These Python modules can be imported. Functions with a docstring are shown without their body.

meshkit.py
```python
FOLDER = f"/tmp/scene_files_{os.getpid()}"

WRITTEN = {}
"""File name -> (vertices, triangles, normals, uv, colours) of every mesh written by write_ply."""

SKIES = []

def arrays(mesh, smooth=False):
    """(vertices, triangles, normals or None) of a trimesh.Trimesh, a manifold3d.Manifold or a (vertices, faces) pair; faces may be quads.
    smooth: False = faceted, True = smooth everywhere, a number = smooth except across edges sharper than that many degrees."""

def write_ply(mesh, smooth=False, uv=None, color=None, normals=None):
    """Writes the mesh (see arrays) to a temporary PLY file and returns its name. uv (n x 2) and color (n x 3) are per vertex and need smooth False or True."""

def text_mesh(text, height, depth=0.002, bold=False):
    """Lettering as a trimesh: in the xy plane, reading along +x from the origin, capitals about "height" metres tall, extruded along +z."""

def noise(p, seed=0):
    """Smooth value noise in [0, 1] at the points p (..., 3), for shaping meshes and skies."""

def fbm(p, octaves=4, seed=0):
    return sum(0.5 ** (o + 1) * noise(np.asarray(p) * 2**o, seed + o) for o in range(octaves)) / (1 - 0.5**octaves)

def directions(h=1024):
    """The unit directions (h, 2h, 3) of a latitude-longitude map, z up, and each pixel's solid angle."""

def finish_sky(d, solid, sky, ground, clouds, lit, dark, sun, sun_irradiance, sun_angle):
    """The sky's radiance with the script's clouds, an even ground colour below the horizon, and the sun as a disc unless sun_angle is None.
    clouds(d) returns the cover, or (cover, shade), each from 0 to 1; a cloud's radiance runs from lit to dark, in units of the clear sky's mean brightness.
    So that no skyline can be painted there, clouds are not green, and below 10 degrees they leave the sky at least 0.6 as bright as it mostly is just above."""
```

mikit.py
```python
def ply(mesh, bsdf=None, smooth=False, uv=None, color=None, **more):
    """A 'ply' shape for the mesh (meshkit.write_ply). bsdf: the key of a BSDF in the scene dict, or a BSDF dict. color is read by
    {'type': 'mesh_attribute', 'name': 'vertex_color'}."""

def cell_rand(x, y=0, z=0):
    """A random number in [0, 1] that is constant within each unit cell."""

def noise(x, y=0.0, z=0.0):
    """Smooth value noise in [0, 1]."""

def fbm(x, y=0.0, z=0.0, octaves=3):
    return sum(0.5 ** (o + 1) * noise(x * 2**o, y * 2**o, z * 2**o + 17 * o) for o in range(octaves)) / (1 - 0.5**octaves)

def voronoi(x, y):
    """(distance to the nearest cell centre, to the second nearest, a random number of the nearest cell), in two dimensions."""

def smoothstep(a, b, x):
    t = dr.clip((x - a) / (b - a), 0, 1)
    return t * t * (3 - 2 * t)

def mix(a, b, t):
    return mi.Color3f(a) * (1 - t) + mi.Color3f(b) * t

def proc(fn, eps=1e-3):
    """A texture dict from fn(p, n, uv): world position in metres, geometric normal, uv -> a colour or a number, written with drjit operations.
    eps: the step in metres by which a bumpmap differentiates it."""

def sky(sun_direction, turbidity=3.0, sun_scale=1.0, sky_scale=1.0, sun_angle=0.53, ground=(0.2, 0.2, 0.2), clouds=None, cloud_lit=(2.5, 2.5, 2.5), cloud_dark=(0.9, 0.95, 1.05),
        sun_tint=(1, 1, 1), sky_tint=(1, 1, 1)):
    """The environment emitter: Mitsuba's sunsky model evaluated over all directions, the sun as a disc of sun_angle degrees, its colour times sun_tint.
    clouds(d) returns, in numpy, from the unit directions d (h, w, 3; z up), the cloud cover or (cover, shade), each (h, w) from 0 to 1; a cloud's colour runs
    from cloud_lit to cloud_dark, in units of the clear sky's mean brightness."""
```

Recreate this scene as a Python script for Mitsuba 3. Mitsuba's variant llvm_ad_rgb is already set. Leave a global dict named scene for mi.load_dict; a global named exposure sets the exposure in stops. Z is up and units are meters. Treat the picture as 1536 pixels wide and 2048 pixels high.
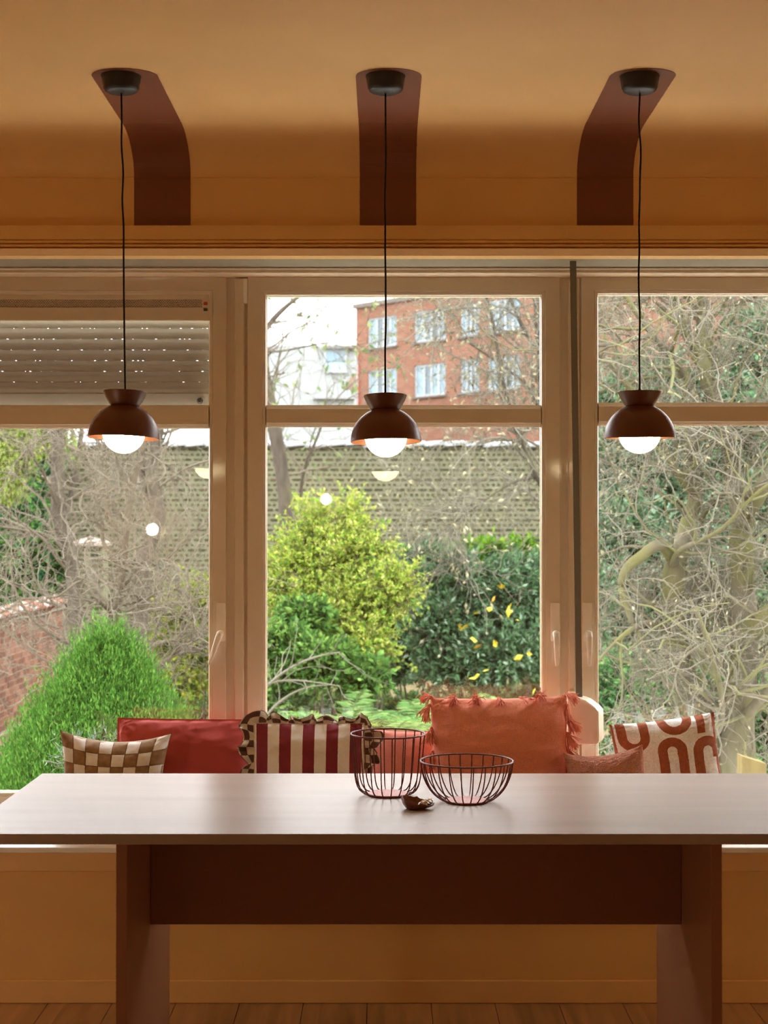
import math, random, numpy as np, trimesh, mitsuba as mi, drjit as dr, mikit, meshkit
from mikit import proc, noise, fbm, mix, smoothstep, cell_rand
T = mi.ScalarTransform4f
random.seed(7); np.random.seed(7)
# ------------------------------------------------------------------ camera, sky, exposure
F, H, YH = 3076.0, 1.424, 1050.0            # focal length in pixels of the 1536 wide frame, eye height, horizon row
tilt = math.atan((YH - 1024) / F)
exposure = 1.42
scene, labels = {}, {}
scene['camera'] = dict(type='thinlens', fov=math.degrees(2*math.atan(768/F)), fov_axis='x', aperture_radius=0.004, focus_distance=4.15,
                       near_clip=0.05, far_clip=500.0,
                       to_world=T().look_at(origin=[0, 0, H], target=[0, math.cos(tilt), H+math.sin(tilt)], up=[0, 0, 1]))
def cloud(d):
    n = meshkit.fbm(d*[3, 3, 6]+5, 3)
    return np.ones(d.shape[:2]), np.clip(n*0.7, 0, 1)
scene['sky'] = mikit.sky([0.3, -0.5, 0.8], turbidity=4, sun_scale=0.0, sky_scale=11.0, clouds=cloud, cloud_lit=(2.5, 2.52, 2.5), cloud_dark=(2.0, 2.05, 2.08), ground=(.1, .1, .08))

# ------------------------------------------------------------------ helpers
def W(px, py, Y): return np.array([(px-768)*Y/F, Y, H+(YH-py)*Y/F])      # the point at depth Y under a pixel of the photograph
def s(r, g, b): return [((c/255)/12.92 if c <= 10 else ((c/255+.055)/1.055)**2.4) for c in (r, g, b)]
def outdoor(r, g, b): return [.62*c for c in s(r, g, b)]       # outdoor surfaces: real albedos, well below white
def rgb(c): return {'type': 'rgb', 'value': [float(x) for x in c]}
def uniq(k):
    if k not in used: used.add(k); return k
    i = 1
    while f'{k}_{i:03d}' in used: i += 1
    used.add(f'{k}_{i:03d}'); return f'{k}_{i:03d}'
used = set()
def thing(name, label=None, cat=None, group=None, kind=None):
    k = uniq(name); d = {}
    if label: d['label'] = label
    if cat: d['category'] = cat
    if group: d['group'] = group
    if kind: d['kind'] = kind
    labels[k] = d
    return k
def put(key, mesh, bsdf, smooth=False, **kw):
    scene[key] = mikit.ply(mesh, bsdf, smooth, **kw); return key
def part(parent, name, mesh, bsdf, smooth=False, label=None, kind=None, **kw):
    k = uniq(parent+'__'+name)
    put(k, mesh, bsdf, smooth, **kw)
    if label or kind: labels[k] = {a: b for a, b in (('label', label), ('kind', kind)) if b}
    return k
def cat(ms): return trimesh.util.concatenate([m if isinstance(m, trimesh.Trimesh) else trimesh.Trimesh(*m, process=False) for m in ms])
def hull(pts): return trimesh.convex.convex_hull(np.asarray(pts, float))
def rbox(x0, x1, y0, y1, z0, z1, c=0.002):
    p = []
    for x, sx in ((x0, 1), (x1, -1)):
        for y, sy in ((y0, 1), (y1, -1)):
            for z, sz in ((z0, 1), (z1, -1)):
                p += [(x, y+sy*c, z+sz*c), (x+sx*c, y, z+sz*c), (x+sx*c, y+sy*c, z)]
    return hull(p)
def boxm(x0, x1, y0, y1, z0, z1):
    v = np.array([[x, y, z] for x in (x0, x1) for y in (y0, y1) for z in (z0, z1)], float)
    f = np.array([[0, 1, 3], [0, 3, 2], [4, 6, 7], [4, 7, 5], [0, 4, 5], [0, 5, 1], [2, 3, 7], [2, 7, 6], [0, 2, 6], [0, 6, 4], [1, 5, 7], [1, 7, 3]])
    return trimesh.Trimesh(v, f, process=False)
def sph(c, r, n=12):
    m = trimesh.creation.uv_sphere(r, count=[n, 2*n]); m.apply_translation(c); return m
def lathe(prof, n=64):
    prof = np.asarray(prof, float); k = len(prof); a = np.arange(n)*2*np.pi/n
    v = np.stack([prof[:, 0][None]*np.cos(a)[:, None], prof[:, 0][None]*np.sin(a)[:, None], np.broadcast_to(prof[:, 1], (n, k))], -1).reshape(-1, 3)
    i, j = np.meshgrid(np.arange(n), np.arange(k-1), indexing='ij'); i2 = (i+1) % n
    q = np.stack([i*k+j, i2*k+j, i2*k+j+1, i*k+j+1], -1).reshape(-1, 4)
    return trimesh.Trimesh(v, np.vstack([q[:, [0, 1, 2]], q[:, [0, 2, 3]]]), process=False)
def norm(v): return v/np.maximum(np.linalg.norm(v, axis=-1, keepdims=True), 1e-9)
def tubes(P, R, sides=5):
    """Many polylines (N,K,3) with radii (N,K) as one mesh of open tubes with pointed or flat ends."""
    P = np.asarray(P, float); R = np.asarray(R, float); N, K, _ = P.shape
    t = norm(np.gradient(P, axis=1)); ref = np.where(np.abs(t[:, :1, 2:3]) < .8, [[[0, 0, 1.]]], [[[1., 0, 0]]])
    a = norm(np.cross(t, np.broadcast_to(ref, t.shape))); b = np.cross(t, a); g = np.arange(sides)*2*np.pi/sides
    V = P[:, :, None]+R[:, :, None, None]*(np.cos(g)[:, None]*a[:, :, None]+np.sin(g)[:, None]*b[:, :, None])
    n, k, j = np.meshgrid(np.arange(N), np.arange(K-1), np.arange(sides), indexing='ij'); j2 = (j+1) % sides; o = (n*K+k)*sides
    q = np.stack([o+j, o+j2, o+sides+j2, o+sides+j], -1).reshape(-1, 4)
    return trimesh.Trimesh(V.reshape(-1, 3), np.vstack([q[:, [0, 2, 1]], q[:, [0, 3, 2]]]), process=False)
def tube(p, r, sides=8, caps=True):
    p = np.asarray(p, float); r = np.broadcast_to(np.asarray(r, float), (len(p),))
    if caps:
        p = np.vstack([p[:1], p, p[-1:]]); r = np.concatenate([[1e-5], r, [1e-5]])
        t = np.vstack([p[2]-p[1], p[-2]-p[-3]]); p[0] -= norm(t[0])*1e-4; p[-1] += norm(t[1])*1e-4
    return tubes(p[None], r[None], sides)
def spline(pts, K):
    from scipy.interpolate import CubicSpline
    pts = np.asarray(pts, float); d = np.concatenate([[0], np.cumsum(np.linalg.norm(np.diff(pts[:, :3], axis=0), axis=1))])
    if len(pts) < 3: return pts[0]+(pts[-1]-pts[0])*np.linspace(0, 1, K)[:, None]
    return CubicSpline(d, pts)(np.linspace(0, d[-1], K))
def rot(m, ang, axis, c):
    m.apply_transform(trimesh.transformations.rotation_matrix(ang, axis, c)); return m
def extr(poly, y0, y1):
    """An (x, z) outline extruded from y0 to y1."""
    from shapely.geometry import Polygon
    m = trimesh.creation.extrude_polygon(Polygon(poly), y1-y0, engine='earcut')
    v = m.vertices.copy(); m.vertices = np.stack([v[:, 0], y1-v[:, 2], v[:, 1]], 1); return m

# ------------------------------------------------------------------ materials
def mat(name, d, two=True): scene[name] = {'type': 'twosided', 'b': d} if two else d; return name
def prin(name, col, rough=.6, spec=.5, two=True, **kw):
    c = col if isinstance(col, dict) else rgb(col)
    return mat(name, dict(type='principled', base_color=c, roughness=rough, specular=spec, **kw), two)
PAINT = np.array([.67, .425, .165])
def paint_fn(p, n, uv):
    v = fbm(p.x*5, p.y*5, p.z*5, 3)
    return mi.Color3f(*[float(c) for c in PAINT])*(0.95+0.1*v)
prin('m_paint', proc(paint_fn), .55, .35)
prin('m_stripe', [.175, .055, .018], .5, .35)
prin('m_white', [.66, .575, .43], .11, .5)
prin('m_soffit', [.24, .235, .18], .3, .5)
prin('m_handle', [.84, .8, .68], .14, .6)
def sill_fn(p, n, uv): return mix([.62, .6, .56], [.75, .73, .69], fbm(p.x*14, p.y*14, p.z*5, 3))
prin('m_sill', proc(sill_fn), .35, .5)
prin('m_terrace', [.80, .78, .73], .8, .2)
prin('m_slat', [.30, .275, .215], .45, .4)
prin('m_bar', [.40, .385, .34], .4, .5)
def grille_fn(p, n, uv):
    row = dr.floor((p.z-2.1)/.0042); a = dr.abs((p.x/.0075+row*.5) - dr.floor(p.x/.0075+row*.5)-.5); b = dr.abs((p.z-2.1)/.0042-row-.5)
    return mix([.62, .5, .36], [.05, .035, .02], dr.select((a < .36) & (b < .27), 1.0, 0.0))
prin('m_grille', proc(grille_fn), .5)
prin('m_rubber', [.06, .055, .045], .6)
prin('m_strap', [.16, .16, .13], .8)
prin('m_red', s(185, 60, 30), .5)
prin('m_black', [.012, .012, .013], .45, .5)
prin('m_cable', [.006, .006, .006], .7, .3)
prin('m_shade', [.115, .036, .014], .38, .5)
def table_fn(p, n, uv):
    g = fbm(p.x*2.2, p.y*24, p.z*24, 4); k = fbm(p.x*1.1+9, p.y*6, 3.1, 3)
    return mix([.298, .230, .188], [.332, .262, .214], smoothstep(.25, .75, g*.55+k*.45))
def table_h(p, n, uv): return fbm(p.x*30, p.y*160, 0, 3)
prin('m_table', proc(table_fn), .36, .16)
prin('m_leg', [.23, .095, .04], .45, .4)
def plank_fn(p, n, uv):
    c = dr.floor(p.x/.19); g = fbm(p.x*40+c*7, p.y*2.5, c, 4)
    return mix([.26, .155, .08], [.54, .34, .19], g*.7+.3*cell_rand(c, 5))
prin('m_floor', proc(plank_fn), .45, .4)
prin('m_base', [.70, .45, .19], .5)
prin('m_wire', [.14, .03, .018], .42, .5)
def disc_fn(p, n, uv): return mix([.42, .10, .065], [.5, .14, .09], noise(p.x*200, p.y*200, p.z*200))
prin('m_disc', proc(disc_fn), .5)
scene['m_pane'] = dict(type='thindielectric', int_ior=1.5)
def vcol(name, rough=.7, trans=.0, spec=.3):
    c = {'type': 'mesh_attribute', 'name': 'vertex_color'}
    if trans: scene[name] = dict(type='principledthin', base_color=c, roughness=rough, diff_trans=trans, spec_trans=0.0)
    else: mat(name, dict(type='principled', base_color=c, roughness=rough, specular=spec))
vcol('m_leaf', .6, .75); vcol('m_glossleaf', .5, .5); vcol('m_vc', .85)
def bark_fn(p, n, uv):
    f = fbm(p.x*30, p.y*30, p.z*7, 3); g = fbm(p.x*6, p.y*6, p.z*4, 3)
    return mix(mix([0.046, 0.038, 0.029], [0.124, 0.105, 0.081], f), [0.130, 0.136, 0.050], smoothstep(.55, .75, g)*.5)
prin('m_bark', proc(bark_fn), .9, .2)
def moss_fn(p, n, uv):
    f = fbm(p.x*25, p.y*25, p.z*10, 3); g = fbm(p.x*5+4, p.y*5, p.z*3, 3)
    return mix(mix([0.081, 0.071, 0.050], [0.167, 0.152, 0.108], f), [0.135, 0.135, 0.045], smoothstep(.35, .7, g)*.8)
prin('m_moss', proc(moss_fn), .9, .2)
prin('m_mossbranch', proc(lambda p, n, uv: mix([0.124, 0.112, 0.077], [0.155, 0.155, 0.071], smoothstep(.35, .65, fbm(p.x*6, p.y*6, p.z*4, 3)))), .9, .2)
prin('m_twig', [0.180, 0.167, 0.127], .9, .2)
prin('m_twigdark', [0.130, 0.108, 0.077], .9, .2)
prin('m_twiggrey', [0.155, 0.133, 0.099], .9, .2)
prin('m_soil', proc(lambda p, n, uv: mix([.06, .045, .028], [.17, .14, .07], fbm(p.x*9, p.y*9, p.z*9, 4))), 1, .1)

# ------------------------------------------------------------------ the room (window wall at y = 4.6, windows at y = 4.85)
XL, XR, YB, YW, YF, CZ = -1.95, 2.1, -1.25, 4.60, 4.85, 2.575
OX0, OX1 = -1.72, 1.86             # the window opening
SZ, LZ = .487, 2.237               # sill top, lintel underside
k = thing('wall_front', 'peach painted wall around the wide window, with a rounded cove into the ceiling', 'wall', kind='structure')
prof = [(YW, LZ), (YW, 2.463), (YW-.0015, 2.4635), (YW-.0015, 2.4655), (YW, 2.466)]
for a in np.linspace(0, 90, 13)[1:]:
    prof.append((YW-.20+.20*math.cos(math.radians(a)), 2.466+.109*math.sin(math.radians(a))))
prof = np.array(prof)
def strip(prof, xa, xb):
    n = len(prof); v = np.vstack([np.c_[np.full(n, xa), prof], np.c_[np.full(n, xb), prof]]); i = np.arange(n-1)
    f = np.vstack([np.c_[i, i+n, i+1], np.c_[i+1, i+n, i+n+1]]); return trimesh.Trimesh(v, f, process=False)
part(k, 'cove', strip(prof, XL, XR), 'm_paint', 60)
part(k, 'panel', cat([boxm(XL, XR, YW, YW+.1, -.02, SZ-.03), boxm(XL, OX0, YW, YW+.35, SZ-.03, LZ+.2), boxm(OX1, XR, YW, YW+.35, SZ-.03, LZ+.2), boxm(XL, XR, YW+.03, YW+.35, LZ+.001, 2.9)]), 'm_paint')
k = thing('ceiling', 'peach painted ceiling with three brown bands', 'ceiling', kind='structure')
put(k, boxm(XL, XR, YB, YW-.20, CZ, CZ+.1), 'm_paint')
for nm, m, lab in (('wall_left', boxm(XL-.1, XL, YB, YW+.3, -.02, 2.7), 'peach side wall left of the table'), ('wall_right', boxm(XR, XR+.1, YB, YW+.3, -.02, 2.7), 'peach side wall right of the table'),
                   ('wall_back', boxm(XL, XR, YB-.1, YB, -.02, 2.7), 'peach wall facing the window')):
    put(thing(nm, lab, 'wall', kind='structure'), m, 'm_paint')
k = thing('floor', 'brown wooden floor boards under the table', 'floor', kind='structure')
put(k, boxm(XL, XR, YB, YW, -.06, -.012), 'm_rubber')
x = XL
while x < XR-.02:
    part(k, 'plank', rbox(x+.0008, min(x+.19, XR)-.0008, YB, YW-.001, -.0119, 0, .0012), 'm_floor'); x += .19
put(thing('baseboard_front', 'low peach painted baseboard under the window', 'baseboard', kind='structure'), rbox(XL, XR, YW-.014, YW, .0005, .069, .003), 'm_base')
put(thing('trim_1', 'projecting painted beam above the window with thin grooves along its foot', 'trim', kind='structure'),
    strip(np.array([(YW, 2.318), (4.572, 2.316), (4.570, 2.275), (4.573, 2.272), (4.566, 2.269), (4.566, 2.264), (4.573, 2.261), (4.563, 2.257), (4.563, 2.252), (4.572, 2.249), (4.560, 2.245), (4.576, 2.226), (4.62, 2.224)]), XL, XR), 'm_paint')
# soffit and jambs of the reveal
put(thing('trim_2', 'pale soffit over the window frames', 'trim', kind='structure'), cat([rbox(OX0, OX1, 4.585, YF+.01, LZ-.011, LZ+.03), rbox(OX0, OX1, 4.6, YF+.01, LZ-.0111, LZ-.010)]), 'm_soffit')
put(thing('trim_3', 'raised peach apron band under the window sill', 'trim', kind='structure'), rbox(XL, XR, YW-.016, YW, .392, .458, .003), 'm_base')
put(thing('window_sill', 'pale stone window sill carrying the row of cushions', 'window sill', kind='structure'), rbox(OX0-.05, OX1+.05, 4.475, YF+.12, SZ-.016, SZ, .002), 'm_sill')
# painted bands on ceiling, cove and wall
sw, off = .169, .0012
for i, xc in enumerate((-.664, .012, .6625)):
    k = thing(f'trim_{i+4}', ['dark brown painted band behind the left pendant lamp', 'dark brown painted band behind the middle pendant lamp', 'dark brown painted band behind the right pendant lamp'][i], 'painted band', 'brown painted bands', 'structure')
    pp = prof[prof[:, 1] > 2.3]; pp = np.vstack([[[YW, 2.3185]], pp])
    nrm = np.gradient(pp, axis=0); nrm = norm(np.c_[-nrm[:, 1], nrm[:, 0]])
    pp = pp+nrm*off; pp[:, 1] = np.minimum(pp[:, 1], CZ-off)
    ms = [strip(pp, xc-sw/2, xc+sw/2)]
    yc = 3.933; a = np.linspace(0, np.pi, 25); y1 = pp[-1, 0]
    out = [(xc-sw/2, y1)] + [(xc-sw/2*math.cos(t), yc-sw*.42*math.sin(t)) for t in a] + [(xc+sw/2, y1)]
    v = np.array([(px_, py_, CZ-off) for px_, py_ in out]); c = v.mean(0); n = len(v)
    ms.append(trimesh.Trimesh(np.vstack([v, c]), [[j, (j+1) % n, n] for j in range(n)], process=False))
    put(k, cat(ms), 'm_stripe')

# ------------------------------------------------------------------ windows
Q = F/YF
def X(px): return (px-768)/Q
def Z(py): return H+(YH-py)/Q
def ring(x0, x1, z0, z1, prof):
    """A mitred frame: prof = (inset from the outer edge, y) points going round the section."""
    n = len(prof); v = []
    for cx, cz, sx, sz in ((x0, z0, 1, 1), (x1, z0, -1, 1), (x1, z1, -1, -1), (x0, z1, 1, -1)):
        v += [(cx+sx*o, y, cz+sz*o) for o, y in prof]
    f = []
    for c in range(4):
        for j in range(n):
            a, b, d, e = c*n+j, c*n+(j+1) % n, ((c+1) % 4)*n+(j+1) % n, ((c+1) % 4)*n+j
            f += [(a, b, d), (a, d, e)]
    return trimesh.Trimesh(v, f, process=False)
def sashprof(w, y=YF):
    return [(0, y+.045), (0, y+.001), (.0015, y-.0005), (w-.014, y), (w-.0125, y+.0025), (w-.011, y+.001), (w-.003, y+.004), (w, y+.010), (w, y+.045)]
YG = YF+.022
ZB = Z(1600)-.03
wins = [  # outer sash edges, glass edges, transom rows (glass above ends / glass below starts), top glass row
    ('window_1', 'left window with a half lowered roller shutter in its upper light', X(-170), X(452), X(-135), X(417), 810, 856, 591),
    ('window_2', 'middle window looking onto the brick garden wall and yellow shrub', X(495), X(1120), X(533), X(1083), 810, 853, 592),
    ('window_3', 'right window looking onto the tangled bare tree', X(1163), X(1760), X(1197), X(1725), 805, 850, 584)]
zs0, zs1 = ZB, Z(553)
for wi, (nm, lab, xa, xb, ga, gb, t0, t1, tg) in enumerate(wins):
    k = thing(nm, lab, 'window', kind='structure')
    w = xa*0+(ga-xa+xb-gb)/2
    part(k, 'sash', ring(xa, xb, zs0, zs1, sashprof(w)), 'm_white')
    za, zb = Z(t1), Z(t0)
    sec = [(za, YG), (za+.002, YF+.008), (za+.01, YF+.003), (za+.012, YF+.0012), (zb-.012, YF+.0012), (zb-.010, YF+.003), (zb-.002, YF+.008), (zb, YG+.02)]
    v = np.array([(x_, y_, z_) for x_ in (xa+w, xb-w) for z_, y_ in sec]); n = len(sec); i = np.arange(n)
    part(k, 'transom', trimesh.Trimesh(v, np.vstack([np.c_[i, (i+1) % n, (i+1) % n+n], np.c_[i, (i+1) % n+n, i+n]]), process=False), 'm_white')
    zt, zbot = zs1-w, zs0+w
    for a, b in ((zb-.004, zt+.003), (zbot-.003, za+.004)):
        part(k, 'pane', trimesh.Trimesh([(xa+w-.003, YG, a), (xb-w+.003, YG, a), (xb-w+.003, YG+(b-a)*.004, b), (xa+w-.003, YG+(b-a)*.004, b)], [[0, 1, 2], [0, 2, 3]], process=False), 'm_pane')
    # gasket lips at the glass
    part(k, 'gasket', cat([ring(xa+w-.002, xb-w+.002, a, b, [(0, YF+.012), (.003, YF+.013), (.003, YG-.001), (0, YG-.001)]) for a, b in ((zb-.002, zt+.002), (zbot-.002, za+.002))]), 'm_white')
# fixed frames: head, posts, cover strips, bottom rail
k = thing('trim_7', 'cream fixed window frame around the three windows', 'window frame', kind='structure')
yf = YF+.013
part(k, 'head', rbox(OX0, OX1, yf, yf+.06, zs1-.02, LZ-.008, .003), 'm_white')
part(k, 'head_board', cat([rbox(OX0, OX1, 4.776, YF+.02, 2.2075, LZ-.012, .002), rbox(OX0, OX1, 4.768, YF, LZ-.020, LZ-.0112, .003)]), 'm_white')
part(k, 'foot', rbox(OX0, OX1, yf, yf+.06, SZ-.01, ZB+.02, .003), 'm_white')
for a, b in ((440, 508), (1108, 1176)):
    part(k, 'post', rbox(X(a), X(b), yf, yf+.06, SZ, LZ-.01, .003), 'm_white')
part(k, 'cover_strip', rbox(X(469), X(488), YF-.002, yf+.001, SZ+.001, Z(556), .003), 'm_white')
part(k, 'cover_strip', rbox(X(1137), X(1150), YF+.002, yf+.001, SZ+.001, Z(556), .003), 'm_white')
part(k, 'cover_strip', rbox(X(1155), X(1160), YF+.004, yf+.001, SZ+.001, Z(556), .002), 'm_white')
part(k, 'post', rbox(OX0, X(-172), yf, yf+.06, SZ, LZ-.01), 'm_white'); part(k, 'post', rbox(X(1762), OX1, yf, yf+.06, SZ, LZ-.01), 'm_white')
part('window_2', 'hinge', rbox(X(486), X(494.5), YF-.004, YF+.012, Z(606), Z(556), .002), 'm_handle')
# handles
def handle(win, px, ang, py0=1208, py1=1280):
    x, za, zb = X(px), Z(py1), Z(py0); y = YF
    pl = hull([(x+dx*.0105+c*.0035*math.cos(t), yy, zz+.0035*math.sin(t)) for dx in (-1, 1) for c in (1,) for zz in (za, zb) for t in np.linspace(0, 6.28, 9) for yy in (y+.001, y-.008)])
    h = part(win, 'handle', pl, 'm_handle', 40)
    zc = za+.022
    neck = hull(np.vstack([sph((x, y-.012, zc), .0105, 8).vertices, sph((x, y-.04, zc), .0085, 8).vertices]))
    L = .095; q = [(0, -.040, 0), (0, -.046, -.012), (0, -.050, -L*.5), (0, -.046, -L)]; rr = [.0105, .0105, .0085, .0055]
    lev = [neck]
    for a, b, ra, rb in zip(q[:-1], q[1:], rr[:-1], rr[1:]):
        pts = []
        for c, r in ((a, ra), (b, rb)):
            sp = sph((0, 0, 0), r, 8).vertices*np.array([1, .62, 1]); pts.append(sp+np.array([x+c[0], y+c[1], zc+c[2]]))
        lev.append(hull(np.vstack(pts)))
    m = rot(cat(lev), ang, [0, 1, 0], [x, y, zc]); part(h, 'lever', m, 'm_handle', 50)
handle('window_1', 442.5, math.radians(19)); handle('window_2', 1110, 0.0); handle('window_3', 1174.5, 0.0)
# shutter vent box inside the left upper light, roller shutter outside it
k = thing('roller_shutter', 'half lowered grey beige roller shutter behind the upper left pane', 'roller shutter')
YS = YF+.075; QS = F/YS
def XS(px): return (px-768)*YS/F
def ZS(py): return H+(YH-py)*YS/F
xs0, xs1 = X(-133)+.0, X(417)+.012
rows = [640, 657, 678.5, 700.2, 721.7, 743, 764.5, 786]
for j in range(7):
    zt, zb = ZS(rows[j]), ZS(rows[j+1])+(.0022 if j < 6 else -.002)
    n = 9; a = np.linspace(0, 1, n); zz = zt+(zb-zt)*a; yy = YS-.0055*np.sin(np.pi*a)
    sec = [(y_, z_) for y_, z_ in zip(yy, zz)]+[(y_+.003, z_) for y_, z_ in zip(yy[::-1], zz[::-1])]
    m = strip(np.array(sec+[sec[0]]), xs0, xs1); ms = [m]
    if j < 6:   # interlocking hook with small slots
        rng = np.random.default_rng(40+j); x = xs0
        while x < xs1:
            l = rng.choice([.03, .045, .07, .011]); ms.append(boxm(x, min(x+l, xs1), YS+.0005, YS+.003, zb-.0024, zb+.001)); x += l+rng.choice([.003, .005, .002, .006])
    part(k, 'slat', cat(ms), 'm_slat', 35)
part(k, 'bottom_bar', rbox(xs0, xs1, YS-.004, YS+.012, ZS(814), ZS(787), .002), 'm_bar')
c = np.array([XS(400), YS-.004, ZS(802)])
st = lathe([(0, -.012), (.006, -.012), (.0075, -.010), (.0085, 0), (.0095, .002)], 24); rot(st, math.pi/2, [1, 0, 0], [0, 0, 0]); st.vertices[:, 1] = -np.abs(st.vertices[:, 1]); st.apply_translation(c)
part(k, 'stop_button', st, 'm_rubber', 40)
k = thing('window_vent', 'cream ventilation strip with a fine grille across the upper left pane', 'vent')
part(k, 'housing', cat([rbox(xs0, xs1-.001, YF+.008, YG-.002, Z(640), Z(613), .002), rbox(xs0, xs1-.001, YF+.010, YG-.002, Z(597), Z(587.5), .001), rbox(X(403), xs1-.001, YF+.009, YG-.002, Z(613), Z(596), .001)]), 'm_white')
part(k, 'grille', boxm(xs0, X(403), YF+.013, YG-.003, Z(613.2), Z(596.5)), 'm_grille')
part(k, 'sticker', boxm(X(406), X(414), YF+.0082, YF+.0092, Z(609), Z(602)), 'm_red', label='small red sticker')
part(k, 'sticker', boxm(X(406), X(414), YF+.0072, YF+.0079, Z(621), Z(615)), 'm_rubber', label='small dark sticker')
# strap and winder
k = thing('shutter_strap', 'dark grey shutter strap hanging between middle and right window', 'strap')
a = W(1146.5, 512, 4.66); b = W(1158, 1396, 4.748)
hw = .0098
put(k, hull([p+np.array([dx, dy, 0]) for p in (a, b) for dx in (-hw, hw) for dy in (0, .0015)]), 'm_strap')
k = thing('strap_winder', 'cream plastic strap winder box on the post beside the orange cushion', 'strap winder')
Yb = 4.72
o = W(1133, 1440, Yb); pts = [(1133, 1393), (1158, 1396), (1168, 1400), (1183, 1412), (1190, 1421), (1191, 1478), (1188, 1484), (1182, 1487), (1133, 1487)]
poly = [((p-1133)*Yb/F*1.12, (1440-q)*Yb/F) for p, q in pts]
from shapely.geometry import Polygon
pg = Polygon(poly)
def lay(in_, y): return [(x_, y, z_) for x_, z_ in np.array(pg.buffer(-in_, join_style=1).exterior.coords)[:-1]]
m1 = hull(lay(.003, 0)+lay(.0, .0035)+lay(0, .05)); m2 = hull(lay(.0005, .052)+lay(.0005, .075))
for m in (m1, m2): rot(m, math.radians(-20), [0, 0, 1], [0, 0, 0]); m.apply_translation(o)
part(k, 'cover', m1, 'm_handle', 40); part(k, 'back_plate', m2, 'm_handle', 40)
mc = W(1143.5, 1389, 4.83); part(k, 'bracket', rbox(mc[0]-.011, mc[0]+.011, 4.827, 4.846, mc[2]-.03, mc[2]+.011, .002), 'm_handle')
part(k, 'screw', sph((mc[0], 4.8265, mc[2]+.002), .0035, 6), 'm_rubber', True)
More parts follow.
